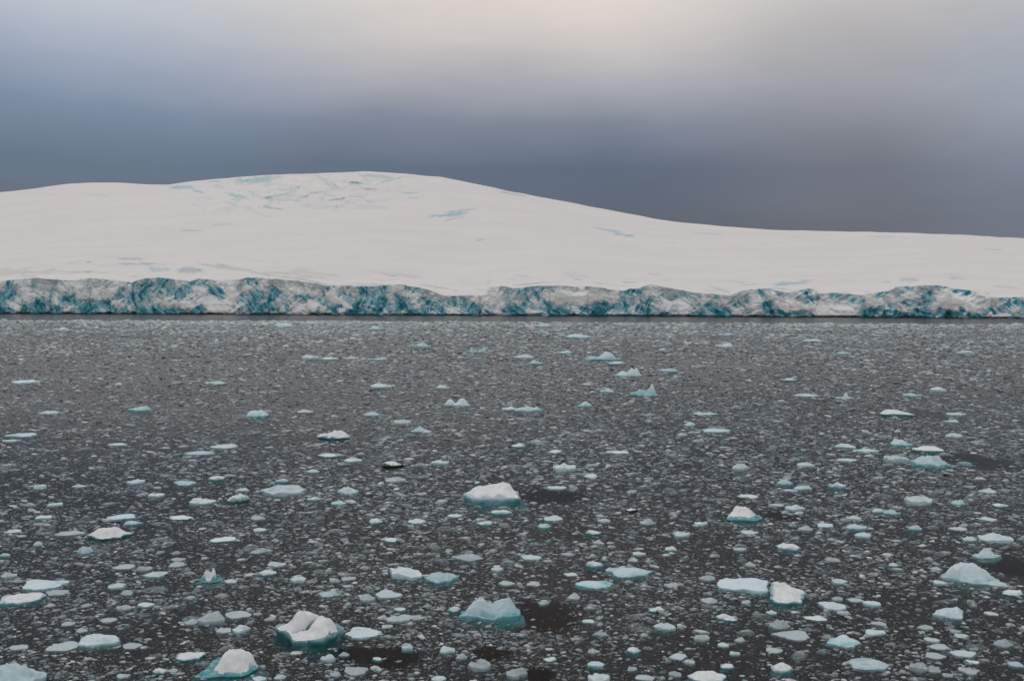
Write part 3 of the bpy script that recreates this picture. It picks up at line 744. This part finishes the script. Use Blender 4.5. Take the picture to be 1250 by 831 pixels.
BUMPS = {   # hand shaped tops: (x, y, sx, sy, amount) in half widths, +y away from the camera
 'cracked floe': dict(b=[(0, 0, 1.2, 1.2, .5), (-.22, .5, .3, .45, .95), (.42, .3, .28, .45, .7), (-.6, -.1, .3, .5, .1), (.3, -.35, .35, .3, .15)], groove=[(-.32, -.3), (-.05, .0), (.16, .4)], lip=.42, asp=.85),
 'teal skirted block': dict(b=[(.25, .25, .5, .5, 1.0), (.6, -.05, .3, .4, .25), (-.1, .0, .35, .35, .3), (-.5, -.2, .5, .5, .12)], lip=.12, foot=1.35, cap=(.2, .1, .82), asp=1.05),
 'table floe': dict(b=[(0, 0, 1.4, 1.4, .75), (-.5, .5, .35, .4, .12), (.0, .8, .25, .2, .2), (.55, .6, .25, .35, .55), (.8, -.1, .2, .5, -.3)], lip=.5, foot=1.4, asp=1.1),
 'winged floe': dict(b=[(-.45, .3, .42, .6, 1.0), (.2, .1, .4, .4, .55), (.82, .4, .2, .3, .9), (.5, .25, .3, .35, .55), (-.02, .5, .16, .5, -.35)], lip=.2, foot=1.2, asp=.7),
 'rounded hump': dict(b=[(-.15, .1, .7, .7, .8), (-.3, .2, .4, .5, .3), (.35, -.1, .5, .4, .5), (-.75, -.2, .2, .3, .25)], lip=.12),
 'snow wedge': dict(b=[(-.1, .2, 1, .9, .5), (-.35, .6, .5, .4, .55), (.45, .0, .5, .5, .2), (-.6, .3, .3, .4, .2)], lip=.35, asp=1.25),
 'star capped floe': dict(b=[(-.1, .2, .9, .7, .4), (.2, .5, .45, .45, .6), (-.5, .4, .4, .4, .3)], lip=.3, foot=1.3, cap=(-.1, .2, .85), asp=1.2),
 'blue white island': dict(b=[(.35, .2, .3, .6, 1.0), (-.2, .0, .5, .6, .4), (-.75, .0, .3, .4, .15)], lip=.12),
 'knobbed floe': dict(b=[(.6, .0, .17, .4, 1.0), (.45, .1, .2, .5, .55), (-.1, .1, .3, .4, .5), (-.6, .0, .3, .4, .3)], lip=.12),
 'ramp floe': dict(b=[(.8, .2, .2, .4, 1.0), (.45, .1, .3, .4, .6), (-.1, .0, .4, .4, .35), (-.7, .0, .3, .3, .15)], lip=.1),
 'blue boat floe': dict(b=[(-.8, .0, .2, .5, .9), (.8, .0, .2, .5, 1.0), (0, 0, .8, .5, .35)], lip=.15),
 'saddle floe': dict(b=[(-.65, .1, .3, .5, .9), (.55, .1, .4, .5, 1.0), (0, 0, .7, .5, .3)], lip=.15),
 'arched floe': dict(b=[(-.1, .3, .3, .3, .9), (.25, .1, .14, .4, 1.0), (-.45, .1, .2, .3, .5), (.05, -.1, .16, .3, -.35)], lip=.08, foot=1.5, cap=(-.05, .1, .5)),
 'teal bellied floe': dict(b=[(-.15, .35, .5, .5, 1.0), (.55, .2, .35, .4, .55), (-.7, -.1, .3, .5, .35)], lip=.35, foot=1.2),
 'hammock floe': dict(b=[(-.7, .0, .4, .5, .4), (.6, .3, .35, .5, 1.0), (0, 0, .7, .5, .3)], lip=.2),
 'far shark fin': dict(b=[(.1, .1, .16, .4, 1.0), (.3, 0, .3, .5, .35), (-.4, 0, .5, .5, .2)], lip=.1),
 'peaked floe': dict(b=[(.15, .3, .3, .4, 1.0), (-.5, 0, .5, .4, .3), (.7, 0, .2, .3, .4)], lip=.12),
 'small peak floe': dict(b=[(.1, .4, .3, .4, 1.0), (0, 0, .8, .6, .4)], lip=.15),
 'pointed floe': dict(b=[(.25, .3, .22, .4, 1.0), (-.2, 0, .6, .5, .4)], lip=.12),
}
MAT = {'W': M_TEAL, 'M': M_PALE, 'B': M_BLUE, 'G': M_GREY, 'D': M_DARK}


def make_floe(w, d, h, kind, seed, nr, ns, spec=None):
    """returns (body verts, faces, attrs), (cap verts, faces, attrs) or None"""
    rs = np.random.default_rng(seed)
    spec = spec or {}
    th = np.linspace(0, 2 * math.pi, ns, endpoint=False)
    circ = np.stack([np.cos(th), np.sin(th), np.full(ns, seed * 0.37)], -1)
    # angular outline softened with noise
    rad = np.full(ns, 1.25)
    for k in range(rs.integers(5, 9)):
        ph = rs.uniform(0, 2 * math.pi); dk = rs.uniform(0.78, 1.05)
        cc = np.cos(th - ph)
        rad = np.where(cc > 0.15, np.minimum(rad, dk / np.maximum(cc, 0.15)), rad)
    rad = rad * (1 + 0.20 * fbm(circ * 1.5, 3, seed % 97) + 0.11 * fbm(circ * 4, 4, seed % 89 + 3))
    ex = rad * np.cos(th); ey = rad * np.sin(th)
    rx = (ex.max() - ex.min()) / 2; ry = (ey.max() - ey.min()) / 2
    ox = (ex.max() + ex.min()) / 2
    ex = (ex - ox) / rx; ey = ey / ry
    planes = [(rs.normal(0, .42), rs.normal(-.12, .4), rs.uniform(.7, 1.1)) for _ in range(rs.integers(4, 8))]
    jag = {'W': .16, 'M': .22, 'B': .26, 'G': .2, 'D': .2}[kind] * rs.uniform(.7, 1.5)
    lip = spec.get('lip', {'W': rs.uniform(.35, .6), 'M': rs.uniform(.3, .6), 'B': rs.uniform(.2, .55), 'G': rs.uniform(.2, .5), 'D': .5}[kind])
    peak = (rs.uniform(-.6, .6), rs.uniform(-.2, .5), rs.uniform(.3, .6), rs.uniform(-.2, .4))

    def top(x, y, rho):
        if 'b' in spec:
            z = np.zeros_like(x)
            for (bx, by, sx, sy, a) in spec['b']:
                z = z + a * np.exp(-((((x - bx) / (sx * 1.25)) ** 2 + ((y - by) / (sy * 1.25)) ** 2) ** 1.7))
        else:
            z = np.full_like(x, 9.0)
            for (a, b, c0) in planes: z = np.minimum(z, c0 + a * x + b * y)
            z = np.maximum(z, 0.15)
            z = z + peak[3] * np.exp(-((x - peak[0]) / peak[2]) ** 2 - ((y - peak[1]) / peak[2]) ** 2)
        P = np.stack([x * 1.6, y * 1.6, np.full_like(x, seed * 0.71)], -1)
        z = z + jag * ridged(P * 1.2, 5, seed % 83) + 0.22 * fbm(P * 2.2, 4, seed % 79) + 0.10 * fbm(P * 6, 3, seed % 73)
        return z
    rho = np.linspace(0, 1, nr) ** 0.8
    RH, TH = np.meshgrid(rho, np.arange(ns), indexing='ij')
    X = RH * ex[None, :]; Y = RH * ey[None, :]
    Z = top(X, Y, RH)
    Z[0] = Z[0].mean()
    zmax = max(Z.max(), 0.2); Z = Z / zmax
    ed = sstep(1.0, {'W': .78, 'D': .78}.get(kind, .55), RH)
    elip = np.clip(lip * (1 + .5 * fbm(circ * 2.2, 2, seed % 71)), .03, .9)[None, :]
    Z = np.maximum(elip + (Z - elip) * (ed ** .8), 0.02 + 0 * Z)
    Z = Z / Z.max()
    foot = spec.get('foot', {'W': 1.12, 'M': 1.1, 'B': 1.14, 'G': 1.08, 'D': 1.0}[kind])
    gro = np.zeros_like(Z)
    if 'groove' in spec:
        pts = spec['groove']
        for (p, q) in zip(pts[:-1], pts[1:]):
            p = np.array(p); q = np.array(q); v = q - p
            tt = np.clip(((X - p[0]) * v[0] + (Y - p[1]) * v[1]) / (v @ v), 0, 1)
            dd = np.hypot(X - p[0] - tt * v[0], (Y - p[1] - tt * v[1]))
            gro = np.maximum(gro, np.exp(-(dd / .085) ** 2))
        Z = Z - 0.5 * gro
    Z = np.maximum(Z, 0.02)
    # sides: shallow undercut at the waterline, a foot under water
    under = rs.uniform(.88, .98) if kind in 'WD' else 1.0
    side = [(1.012, None, .72), (under, None, .3), (under * .99 + .01, 0.0, 0), (1.0 + (foot - 1) * .6, -.16, 0), (foot, -.34, 0), (foot * .92, -.6, 0), (.6, -.85, 0), (.0, -.95, 0)]
    sx_, sy_, sz_ = [], [], []
    ze = Z[-1]
    for i, (s, z, fr_) in enumerate(side):
        wob = 1 + 0.06 * fbm(circ * 3 + i, 2, seed % 67)
        sx_.append(ex * s * wob); sy_.append(ey * s * wob)
        sz_.append(ze * fr_ if z is None else np.full(ns, z) * (1 + .3 * fbm(circ * 2 + i, 2, seed % 61)))
    bx = np.concatenate([X, np.array(sx_)]) * w / 2
    by = np.concatenate([Y, np.array(sy_)]) * d / 2
    bz = np.concatenate([Z, np.array(sz_)]) * h
    loc = np.stack([bx, by, bz], -1)
    out = [(loc.reshape(-1, 3), grid_faces(loc.shape[0], ns, True)[:, ::-1], bz / h)]
    cap = None
    if kind in 'WD':
        cx_, cy_, cr = spec.get('cap', (0, 0, 1.0))
        nc = max(nr - 2, 5)
        base = 0.93 * cr if kind == 'W' else .9
        rc_ = np.clip(base + .22 * fbm(circ * 2.4 + 5, 3, seed % 59), .3, 1.0)
        # front edge of the snow pulled back a little so the ice shows below it
        q = np.linspace(0, 1, nc) ** 0.8
        Q, _ = np.meshgrid(q, np.arange(ns), indexing='ij')
        CXc = cx_ * (1 - Q * 0) * (1 - cr) / max(1 - cr, .01) * (1 if cr < 1 else 0)
        X2 = CXc + Q * rc_[None, :] * ex[None, :]; Y2 = cy_ + Q * rc_[None, :] * ey[None, :]
        # height of the body under each cap vertex: interpolate along its spoke
        ang = np.arctan2(Y2, X2)
        exy = np.hypot(ex, ey); ea = np.arctan2(ey, ex); o_ = np.argsort(ea)
        lim = np.interp(ang, np.concatenate([ea[o_] - 2 * math.pi, ea[o_], ea[o_] + 2 * math.pi]), np.tile(exy[o_], 3))
        rr_ = np.clip(np.hypot(X2, Y2) / lim, 0, 1.0)
        spoke = np.interp(ang, np.concatenate([ea[o_] - 2 * math.pi, ea[o_], ea[o_] + 2 * math.pi]), np.concatenate([o_ - 0., o_ - 0., o_ - 0.])) if False else None
        ai = ((np.searchsorted(ea[o_], ang.ravel()) - 1) % ns)
        a0 = o_[ai]; a1 = o_[(ai + 1) % ns]
        da = (ang.ravel() - ea[a0]) % (2 * math.pi); db = (ea[a1] - ea[a0]) % (2 * math.pi)
        fa = np.clip(da / np.maximum(db, 1e-6), 0, 1)
        ri = np.interp(rr_.ravel(), rho, np.arange(nr)); r0 = np.floor(ri).astype(int).clip(0, nr - 2); f_ = ri - r0
        def samp(A): return ((A[r0, a0] * (1 - f_) + A[r0 + 1, a0] * f_) * (1 - fa) + (A[r0, a1] * (1 - f_) + A[r0 + 1, a1] * f_) * fa).reshape(X2.shape)
        Z2 = samp(Z); G2 = samp(gro)
        tk = .10 * (1 - Q ** 5 * 1.25) * (1 + .5 * fbm(np.stack([X2 * 3, Y2 * 3, np.full_like(X2, seed)], -1), 2, 3))
        Z2 = Z2 + tk - .30 * G2 * (G2 > .3)
        # curl the rim down and inwards so that the cap is a closed crust
        X3 = np.concatenate([X2, X2[-1:] * 0.985, X2[-2:-1] * 0.9]); Y3 = np.concatenate([Y2, Y2[-1:] * 0.985, Y2[-2:-1] * 0.9])
        Z3 = np.concatenate([Z2, Z2[-1:] - .10, Z2[-2:-1] * .6 - .12])
        cl_ = np.stack([X3 * w / 2, Y3 * d / 2, Z3 * h], -1)
        cap = (cl_.reshape(-1, 3), grid_faces(cl_.shape[0], ns, True)[:, ::-1], Z3)
    return out[0], cap


def loc_attr(me, verts, w, seed):
    a = me.attributes.new('loc', 'FLOAT_VECTOR', 'POINT')
    a.data.foreach_set('vector', (np.asarray(verts) / w * 4.0 + seed * 1.7).astype(np.float32).ravel())


def floe_dims(x, y, w, h, asp=1.0):
    g = ground(x, y); dist = g[1]
    dep = y - float(hor(x))
    wm = w * dist / F
    dm = wm * asp
    dpx = asp * w * dep / F
    hh = max(h - dpx * 0.85, 0.27 * h) * dist / F
    hh = min(hh, wm * .42)
    return g, wm, dm, hh, dist


placed = []
SIDE = {(-1, 0): 'left of', (1, 0): 'right of', (0, -1): 'behind', (0, 1): 'in front of',
        (-1, -1): 'behind and left of', (1, -1): 'behind and right of', (-1, 1): 'in front and left of', (1, 1): 'in front and right of'}
used_labels = set(m_[6] for m_ in MARKS)
ORD = ['', 'second ', 'third ', 'fourth ', 'fifth ', 'sixth ', 'seventh ', 'eighth ']


def own_label(x, y, w, h, k):
    size = 'broad' if w >= 32 else 'medium' if w >= 22 else 'small' if w >= 13 else 'tiny'
    hue = {'W': 'snow white', 'M': 'pale bluish', 'B': 'blue', 'G': 'wet grey', 'D': 'dark bellied'}[k]
    shp = 'flat piece of ice' if h < .3 * w else 'lump of ice' if h > .55 * w else 'chunk of ice'
    cand = sorted(MARKS, key=lambda m_: (m_[0] - x) ** 2 + (2.2 * (m_[1] - y)) ** 2)
    for m_ in cand[:3]:
        dx, dy = x - m_[0], (y - m_[1]) * 2.2
        a = math.atan2(dy, dx)
        i = round(a / (math.pi / 4)) % 8
        s = [(1, 0), (1, 1), (0, 1), (-1, 1), (-1, 0), (-1, -1), (0, -1), (1, -1)][i]
        lb = f"{size} {hue} {shp} {SIDE[s]} the {m_[5]}"
        if lb not in used_labels: return lb
    m_ = cand[0]
    dx, dy = x - m_[0], (y - m_[1]) * 2.2
    i = round(math.atan2(dy, dx) / (math.pi / 4)) % 8
    s = [(1, 0), (1, 1), (0, 1), (-1, 1), (-1, 0), (-1, -1), (0, -1), (1, -1)][i]
    for o_ in ORD[1:]:
        lb = f"{o_}{size} {hue} {shp} {SIDE[s]} the {m_[5]}"
        if lb not in used_labels: return lb
    return lb


# nearest to its landmark first, so that «second» is the farther one
def near_mark(r):
    return min((m_[0] - r[0]) ** 2 + (2.2 * (m_[1] - r[1])) ** 2 for m_ in MARKS)


keep = keep[:len(marks)] + sorted(keep[len(marks):], key=near_mark)
for i, (x, y, w, h, k, short, label) in enumerate(keep):
    spec = BUMPS.get(short)
    g, wm, dm, hm, dist = floe_dims(x, y, w, h, (spec or {'asp': .78 + .25 * RNG.random()}).get('asp', .8))
    seed = 100 + i * 7
    px_r = w * 0.82
    nr, ns = (26, 88) if px_r > 34 else (16, 48) if px_r > 17 else (10, 28)
    spec = BUMPS.get(short)
    body, cap = make_floe(wm, dm, hm, k, seed, nr, ns, spec)
    big = w >= 18
    nm_ = 'ice_floe' if big else 'ice_chunk'
    yaw = RNG.uniform(-.25, .25) if not spec else 0.0
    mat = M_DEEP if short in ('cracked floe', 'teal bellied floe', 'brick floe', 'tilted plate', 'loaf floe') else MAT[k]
    if cap is not None:
        root = bpy.data.objects.new(nm_, None); C.objects.link(root)
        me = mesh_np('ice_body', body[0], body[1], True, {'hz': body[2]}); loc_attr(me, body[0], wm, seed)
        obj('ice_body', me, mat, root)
        me = mesh_np('snow_cap', cap[0], cap[1], True, {'hz': cap[2]}); loc_attr(me, cap[0], wm, seed)
        obj('snow_cap', me, M_SNOW, root)
    else:
        me = mesh_np(nm_, body[0], body[1], True, {'hz': body[2]}); loc_attr(me, body[0], wm, seed)
        root = obj(nm_, me, mat)
    root.location = (g[0], g[1] + dm * .42, 0); root.rotation_euler = (0, 0, yaw)
    if label is None:
        label = own_label(x, y, w, h, k)
        used_labels.add(label)
    root['label'] = label
    root['category'] = 'ice floe' if big else 'ice chunk'
    root['group'] = 'ice floes drifting in the bay' if big else 'small ice chunks drifting in the bay'
    placed.append((g[0], g[1] + dm * .42, wm * .5, dm * .5, h))

# ------------------------------------------------------------------ brash ice: countless fragments, one object
PL = np.array([p[:4] for p in placed])


def blocked(x, y):
    q = in_pool(x, y)
    bad = (q < .72 + .5 * RNG.random(len(x))) & (RNG.random(len(x)) > 0.05)
    for (cx, cy, rx, ry) in PL:
        m_ = np.abs(y - cy) < ry * 1.3
        if m_.any():
            idx = np.where(m_)[0]
            dd = ((x[idx] - cx) / (rx * .95)) ** 2 + ((y[idx] - cy) / (ry * .95)) ** 2
            bad[idx[dd < 1]] = True
    return bad


def ico(sub):
    t_ = (1 + 5 ** .5) / 2
    v = np.array([(-1, t_, 0), (1, t_, 0), (-1, -t_, 0), (1, -t_, 0), (0, -1, t_), (0, 1, t_), (0, -1, -t_), (0, 1, -t_), (t_, 0, -1), (t_, 0, 1), (-t_, 0, -1), (-t_, 0, 1)], float)
    v /= np.linalg.norm(v, axis=1)[:, None]
    f = [(0, 11, 5), (0, 5, 1), (0, 1, 7), (0, 7, 10), (0, 10, 11), (1, 5, 9), (5, 11, 4), (11, 10, 2), (10, 7, 6), (7, 1, 8), (3, 9, 4), (3, 4, 2), (3, 2, 6), (3, 6, 8), (3, 8, 9), (4, 9, 5), (2, 4, 11), (6, 2, 10), (8, 6, 7), (9, 8, 1)]
    for _ in range(sub):
        v = list(map(tuple, v)); cache = {}; nf = []
        def mid(a, b):
            key = (min(a, b), max(a, b))
            if key not in cache:
                p = np.array(v[a]) + np.array(v[b]); p /= np.linalg.norm(p)
                cache[key] = len(v); v.append(tuple(p))
            return cache[key]
        for (a, b, c0) in f:
            ab, bc, ca = mid(a, b), mid(b, c0), mid(c0, a)
            nf += [(a, ab, ca), (b, bc, ab), (c0, ca, bc), (ab, bc, ca)]
        v = np.array(v); f = nf
    return np.array(v), np.array(f)


def variants(sub, n):
    v, f = ico(sub); out = []
    for k in range(n):
        p = v.copy()
        for _ in range(7):       # chip facets off
            nn = RNG.normal(size=3); nn[2] = abs(nn[2]) * .8; nn /= np.linalg.norm(nn)
            dd = RNG.uniform(.5, .92)
            e = np.maximum(p @ nn - dd, 0)
            p = p - e[:, None] * nn
        p = p * (1 + 0.16 * fbm(v * 1.7 + k * 9, 3, 7)[:, None])
        p[:, 0] /= np.ptp(p[:, 0]) / 2; p[:, 1] /= np.ptp(p[:, 1]) / 2
        out.append(p)
    return np.array(out), f


VV, FF, TT, BB = [], [], [], []
nv = 0


def chips(n):
    a_ = np.linspace(0, 2 * math.pi, 6, endpoint=False); out = []
    for k in range(n):
        r_ = RNG.uniform(.7, 1.15, 6)
        ring = np.stack([np.cos(a_) * r_, np.sin(a_) * r_, np.full(6, -.6)], -1)
        top_ = np.array([[RNG.uniform(-.35, .35), RNG.uniform(-.2, .5), 1.0]])
        out.append(np.concatenate([ring, top_]))
    return np.array(out), np.array([(i, (i + 1) % 6, 6) for i in range(6)])


def scatter(x, y, w, asp, hr, sink, tone, blue, sub):
    global nv
    n = len(x)
    if n == 0: return
    va, f = chips(40) if sub < 0 else variants(sub, 14)
    p = va[RNG.integers(0, len(va), n)]
    lx = p[..., 0] * (w / 2)[:, None]; ly = p[..., 1] * (w * asp / 2)[:, None]; lz = p[..., 2] * (w * hr)[:, None]
    a = RNG.normal(0, .55, n); ca, sa = np.cos(a)[:, None], np.sin(a)[:, None]
    tl = RNG.normal(0, .12, n)[:, None]
    lz = lz + lx * tl
    vx = x[:, None] + lx * ca - ly * sa; vy = y[:, None] + lx * sa + ly * ca; vz = lz + (w * hr * sink)[:, None]
    VV.append(np.stack([vx, vy, vz], -1).reshape(-1, 3).astype(np.float32))
    k = va.shape[1]
    FF.append((f[None] + (np.arange(n) * k)[:, None, None] + nv).reshape(-1, 3).astype(np.int32))
    TT.append(np.repeat(tone, k)); BB.append(np.repeat(blue, k))
    nv += n * k


def tones(n, lo=0.0):
    """mostly dim wet pieces, some whiter"""
    return np.clip(lo + RNG.beta(1.6, 2.4, n) * .9, 0, 1)


def field(n, pmin, pmax, r0=19.0, r1=1500.0):
    u_ = RNG.random(n)
    r = r0 * (r1 / r0) ** u_
    ang = RNG.uniform(-R(33), R(33), n)
    x = r * np.tan(ang); y = r
    # px size, Pareto
    s = pmin / np.sqrt(1 - RNG.random(n) * (1 - (pmin / pmax) ** 2))
    w = s * r / F
    yp = F * CAMH / r
    lim0 = ca[1] + kx * (x - ca[0])
    keep_ = y < lim0 + 60 * fbm(np.stack([x * .01, x * 0, x * 0], -1), 3, 99)
    dn = fbm(np.stack([x * .03, y * .012, x * 0], -1), 4, 91)
    dn2 = fbm(np.stack([x * .4, y * .3, x * 0 + 5], -1), 3, 93)
    keep_ &= RNG.random(n) < np.clip(.72 + .8 * dn + .6 * dn2, .12, 1)
    x, y, w, s, r = x[keep_], y[keep_], w[keep_], s[keep_], r[keep_]
    ok = ~blocked(x, y)
    return x[ok], y[ok], w[ok], s[ok], r[ok]


x, y, w, s, r = field(430000, 1.25, 9.0)
small = s < 5
tn = tones(len(x)) + .10 * (s > 4)
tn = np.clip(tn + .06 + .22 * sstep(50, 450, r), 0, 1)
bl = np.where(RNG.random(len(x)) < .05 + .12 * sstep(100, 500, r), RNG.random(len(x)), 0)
asp = RNG.uniform(.55, 1.0, len(x)); hr = RNG.uniform(.10, .26, len(x)); sk_ = RNG.uniform(-.35, .3, len(x))
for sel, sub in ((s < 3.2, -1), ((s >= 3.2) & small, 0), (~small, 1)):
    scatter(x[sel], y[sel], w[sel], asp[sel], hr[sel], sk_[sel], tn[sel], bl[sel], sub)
x, y, w, s, r = field(130000, 2.5, 11.0)
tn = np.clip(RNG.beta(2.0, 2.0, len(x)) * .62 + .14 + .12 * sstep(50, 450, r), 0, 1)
hr = RNG.uniform(.05, .16, len(x)); asp = RNG.uniform(.45, .95, len(x)); sk_ = RNG.uniform(-.5, .2, len(x)); bl = np.where(RNG.random(len(x)) < .15, RNG.random(len(x)) * .6, 0)
for sel, sub in ((s < 6, 0), (s >= 6, 1)):
    scatter(x[sel], y[sel], w[sel], asp[sel], hr[sel], sk_[sel], tn[sel], bl[sel], sub)
# pieces awash just under the surface
x, y, w, s, r = field(8500, 6.0, 30.0, 19.0, 100.0)
n_ = len(x)
scatter(x, y, w, RNG.uniform(.45, .9, n_), RNG.uniform(.08, .2, n_), RNG.uniform(-1.7, -.6, n_), np.clip(.66 + .34 * RNG.random(n_), 0, 1), RNG.random(n_) * .5, 1)
# medium whiter pieces
x, y, w, s, r = (np.concatenate(q_) for q_ in zip(field(30000, 3.0, 13.0), field(4200, 5.0, 17.0, 19.0, 75.0), field(9000, 3.0, 9.0, 120.0, 900.0)))
scatter(x, y, w, RNG.uniform(.45, .9, len(x)), RNG.uniform(.09, .24, len(x)), RNG.uniform(-.25, .35, len(x)), np.clip(.5 + .48 * RNG.random(len(x)), 0, 1), np.where(RNG.random(len(x)) < .3, RNG.random(len(x)) * .7, 0), 1)
# pale band of packed brash along the calm strip under the cliff
n = 9000
pxb = RNG.uniform(-150, 1400, n)
sh = np.interp(pxb, U, shore_y)
pyb = np.interp(pxb, [0, 1250], [391, 396]) + .3 + np.abs(RNG.normal(0, 2.4, n)) + 1.0 * fbm(np.stack([pxb * .02, pxb * 0, pxb * 0], -1), 3, 95)
kp = RNG.random(n) < np.clip(.75 + .9 * fbm(np.stack([pxb * .03, pxb * 0, pxb * 0 + 9], -1), 3, 97) - .25 * sstep(300, 900, pxb), .1, 1)
pxb, pyb = pxb[kp], pyb[kp]
g = ground(pxb, pyb)
wpx = 2.0 / np.sqrt(1 - RNG.random(len(pxb)) * .94)
w = wpx * g[:, 1] / F
scatter(g[:, 0], g[:, 1], w, RNG.uniform(.6, 1.2, len(w)), RNG.uniform(.12, .3, len(w)), RNG.uniform(.0, .5, len(w)), np.clip(.85 + .25 * RNG.random(len(w)), 0, 1), RNG.random(len(w)) ** 2 * .7, 0)
# the small pieces seen in the photo that are left over
if left_over:
    la = np.array([(a[0], a[1], a[2], a[3]) for a in left_over])
    g = ground(la[:, 0], la[:, 1]); w = la[:, 2] * g[:, 1] / F
    scatter(g[:, 0], g[:, 1], w, np.full(len(w), .8), np.clip(la[:, 3] / la[:, 2] * .5, .12, .5), np.full(len(w), .2), np.full(len(w), .75), np.array([.5 if a[4] == 'B' else .1 for a in left_over]), 1)
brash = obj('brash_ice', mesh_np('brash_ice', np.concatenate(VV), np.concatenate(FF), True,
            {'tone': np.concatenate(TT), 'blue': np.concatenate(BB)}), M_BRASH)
brash['kind'] = 'stuff'; brash['label'] = 'dense grey brash of countless small ice fragments on dark water'; brash['category'] = 'brash ice'


# ------------------------------------------------------------------ world and sun
SUN_EL, SUN_AZ = R(52), R(-28)           # azimuth from the view direction (+Y), to the left
wd = bpy.data.worlds.new("World"); scene.world = wd; wd.use_nodes = True
t = NT(wd.node_tree); t.n.clear()
dirv = t.node('ShaderNodeTexCoord').outputs['Generated']
sx = t.node('ShaderNodeSeparateXYZ', {0: dirv})
zel = sx.outputs[2]
az = t.math('ARCTAN2', sx.outputs[0], t.math('ABSOLUTE', sx.outputs[1]))
nm = t.node('ShaderNodeMapping', {'Vector': dirv, 'Scale': (2.2, 2.2, 6.5), 'Rotation': (0, R(12), 0)}).outputs[0]
wn = t.noise(nm, 1.0, 4, 0.5)
nm2 = t.node('ShaderNodeMapping', {'Vector': dirv, 'Scale': (5, 5, 16), 'Rotation': (0, R(-10), 0)}).outputs[0]
wn2 = t.noise(nm2, 1.0, 5, 0.55)
ze = t.math('ADD', zel, t.math('MULTIPLY', t.math('SUBTRACT', wn, 0.5), 0.05))
ze = t.math('ADD', ze, t.math('MULTIPLY', t.math('SUBTRACT', wn2, 0.5), 0.022))
ez = t.math('MULTIPLY', ze, 1 / 0.7)
def lin(v):
    v /= 255.0
    return v / 12.92 if v <= 0.04045 else ((v + 0.055) / 1.055) ** 2.4
def L3(r, g, b): return (lin(r), lin(g), lin(b))
def stops(lst): return [(max(z, 0) / 0.7, L3(*c)) for z, c in lst]
rl = t.ramp(ez, stops([(0.0, (92, 98, 110)), (0.10, (95, 104, 119)), (0.14, (98, 114, 132)), (0.185, (122, 138, 159)), (0.225, (158, 169, 186)), (0.265, (187, 193, 202)), (0.30, (203, 206, 212)), (0.40, (208, 209, 212)), (0.69, (206, 206, 207))]))
rc = t.ramp(ez, stops([(0.0, (96, 99, 108)), (0.085, (90, 97, 111)), (0.14, (92, 104, 122)), (0.185, (127, 135, 152)), (0.225, (172, 171, 178)), (0.26, (206, 199, 196)), (0.30, (222, 213, 206)), (0.40, (220, 214, 210)), (0.69, (208, 206, 205))]))
rr = t.ramp(ez, stops([(0.0, (104, 106, 114)), (0.085, (99, 102, 112)), (0.14, (111, 115, 127)), (0.185, (140, 142, 150)), (0.225, (165, 165, 170)), (0.265, (188, 184, 184)), (0.30, (203, 199, 198)), (0.40, (208, 205, 205)), (0.69, (206, 205, 206))]))
rx = t.ramp(ez, stops([(0.0, (108, 112, 120)), (0.085, (110, 117, 130)), (0.125, (122, 130, 145)), (0.165, (146, 151, 163)), (0.205, (160, 167, 178)), (0.245, (180, 182, 188)), (0.29, (198, 197, 199)), (0.40, (208, 206, 206)), (0.69, (206, 205, 206))]))
c1 = t.mix(t.rng(az, R(-23), R(-3)), rl, rc)
c1 = t.mix(t.rng(az, R(5), R(19)), c1, rr)
c1 = t.mix(t.rng(az, R(19), R(29)), c1, rx)
sm = t.node('ShaderNodeMapping', {'Vector': dirv, 'Scale': (3, 3, 11), 'Rotation': (0, R(16), 0)}).outputs[0]
stk = t.noise(sm, 1.0, 6, 0.6)
c1 = t.node('ShaderNodeHueSaturation', {'Color': c1, 'Value': t.rng(stk, 0.25, 0.75, 0.93, 1.06), 'Saturation': 1.0}).outputs[0]
rearc = t.ramp(ez, stops([(0.0, (236, 230, 226)), (0.12, (228, 222, 218)), (0.30, (212, 207, 202)), (0.69, (206, 204, 203))]))
c1 = t.mix(t.rng(sx.outputs[1], -0.55, 0.1, 1.0, 0.0), c1, rearc)
cloud = t.node('ShaderNodeBackground', {'Color': c1, 'Strength': 1.0})
sk = t.node('ShaderNodeTexSky', sky_type='NISHITA')
sk.sun_disc = False; sk.sun_elevation = SUN_EL; sk.sun_rotation = SUN_AZ
clear = t.node('ShaderNodeBackground', {'Color': sk.outputs[0], 'Strength': 0.1})
mx = t.node('ShaderNodeMixShader', {0: 0.96, 1: clear.outputs[0], 2: cloud.outputs[0]})
t.node('ShaderNodeOutputWorld', {0: mx.outputs[0]})

sd = bpy.data.lights.new('sun', 'SUN'); sd.energy = 0.4; sd.angle = R(25); sd.color = (1.0, 0.96, 0.92)
so = bpy.data.objects.new('sun', sd); C.objects.link(so)
sdir = np.array([math.sin(SUN_AZ) * math.cos(SUN_EL), math.cos(SUN_AZ) * math.cos(SUN_EL), math.sin(SUN_EL)])
from mathutils import Vector
so.rotation_euler = Vector(sdir).to_track_quat('Z', 'Y').to_euler()
so.location = (0, 0, 60)

vs = scene.view_settings
vs.view_transform = 'Standard'; vs.look = 'None'; vs.exposure = 0.0; vs.gamma = 1.0; vs.use_curve_mapping = False
cy = scene.cycles
cy.max_bounces = 8; cy.diffuse_bounces = 3; cy.glossy_bounces = 3; cy.transparent_max_bounces = 12; cy.volume_bounces = 0
cy.use_denoising = True
cy.denoiser = 'OPENIMAGEDENOISE'
cy.denoising_input_passes = 'RGB_ALBEDO_NORMAL'
cy.denoising_prefilter = 'ACCURATE'
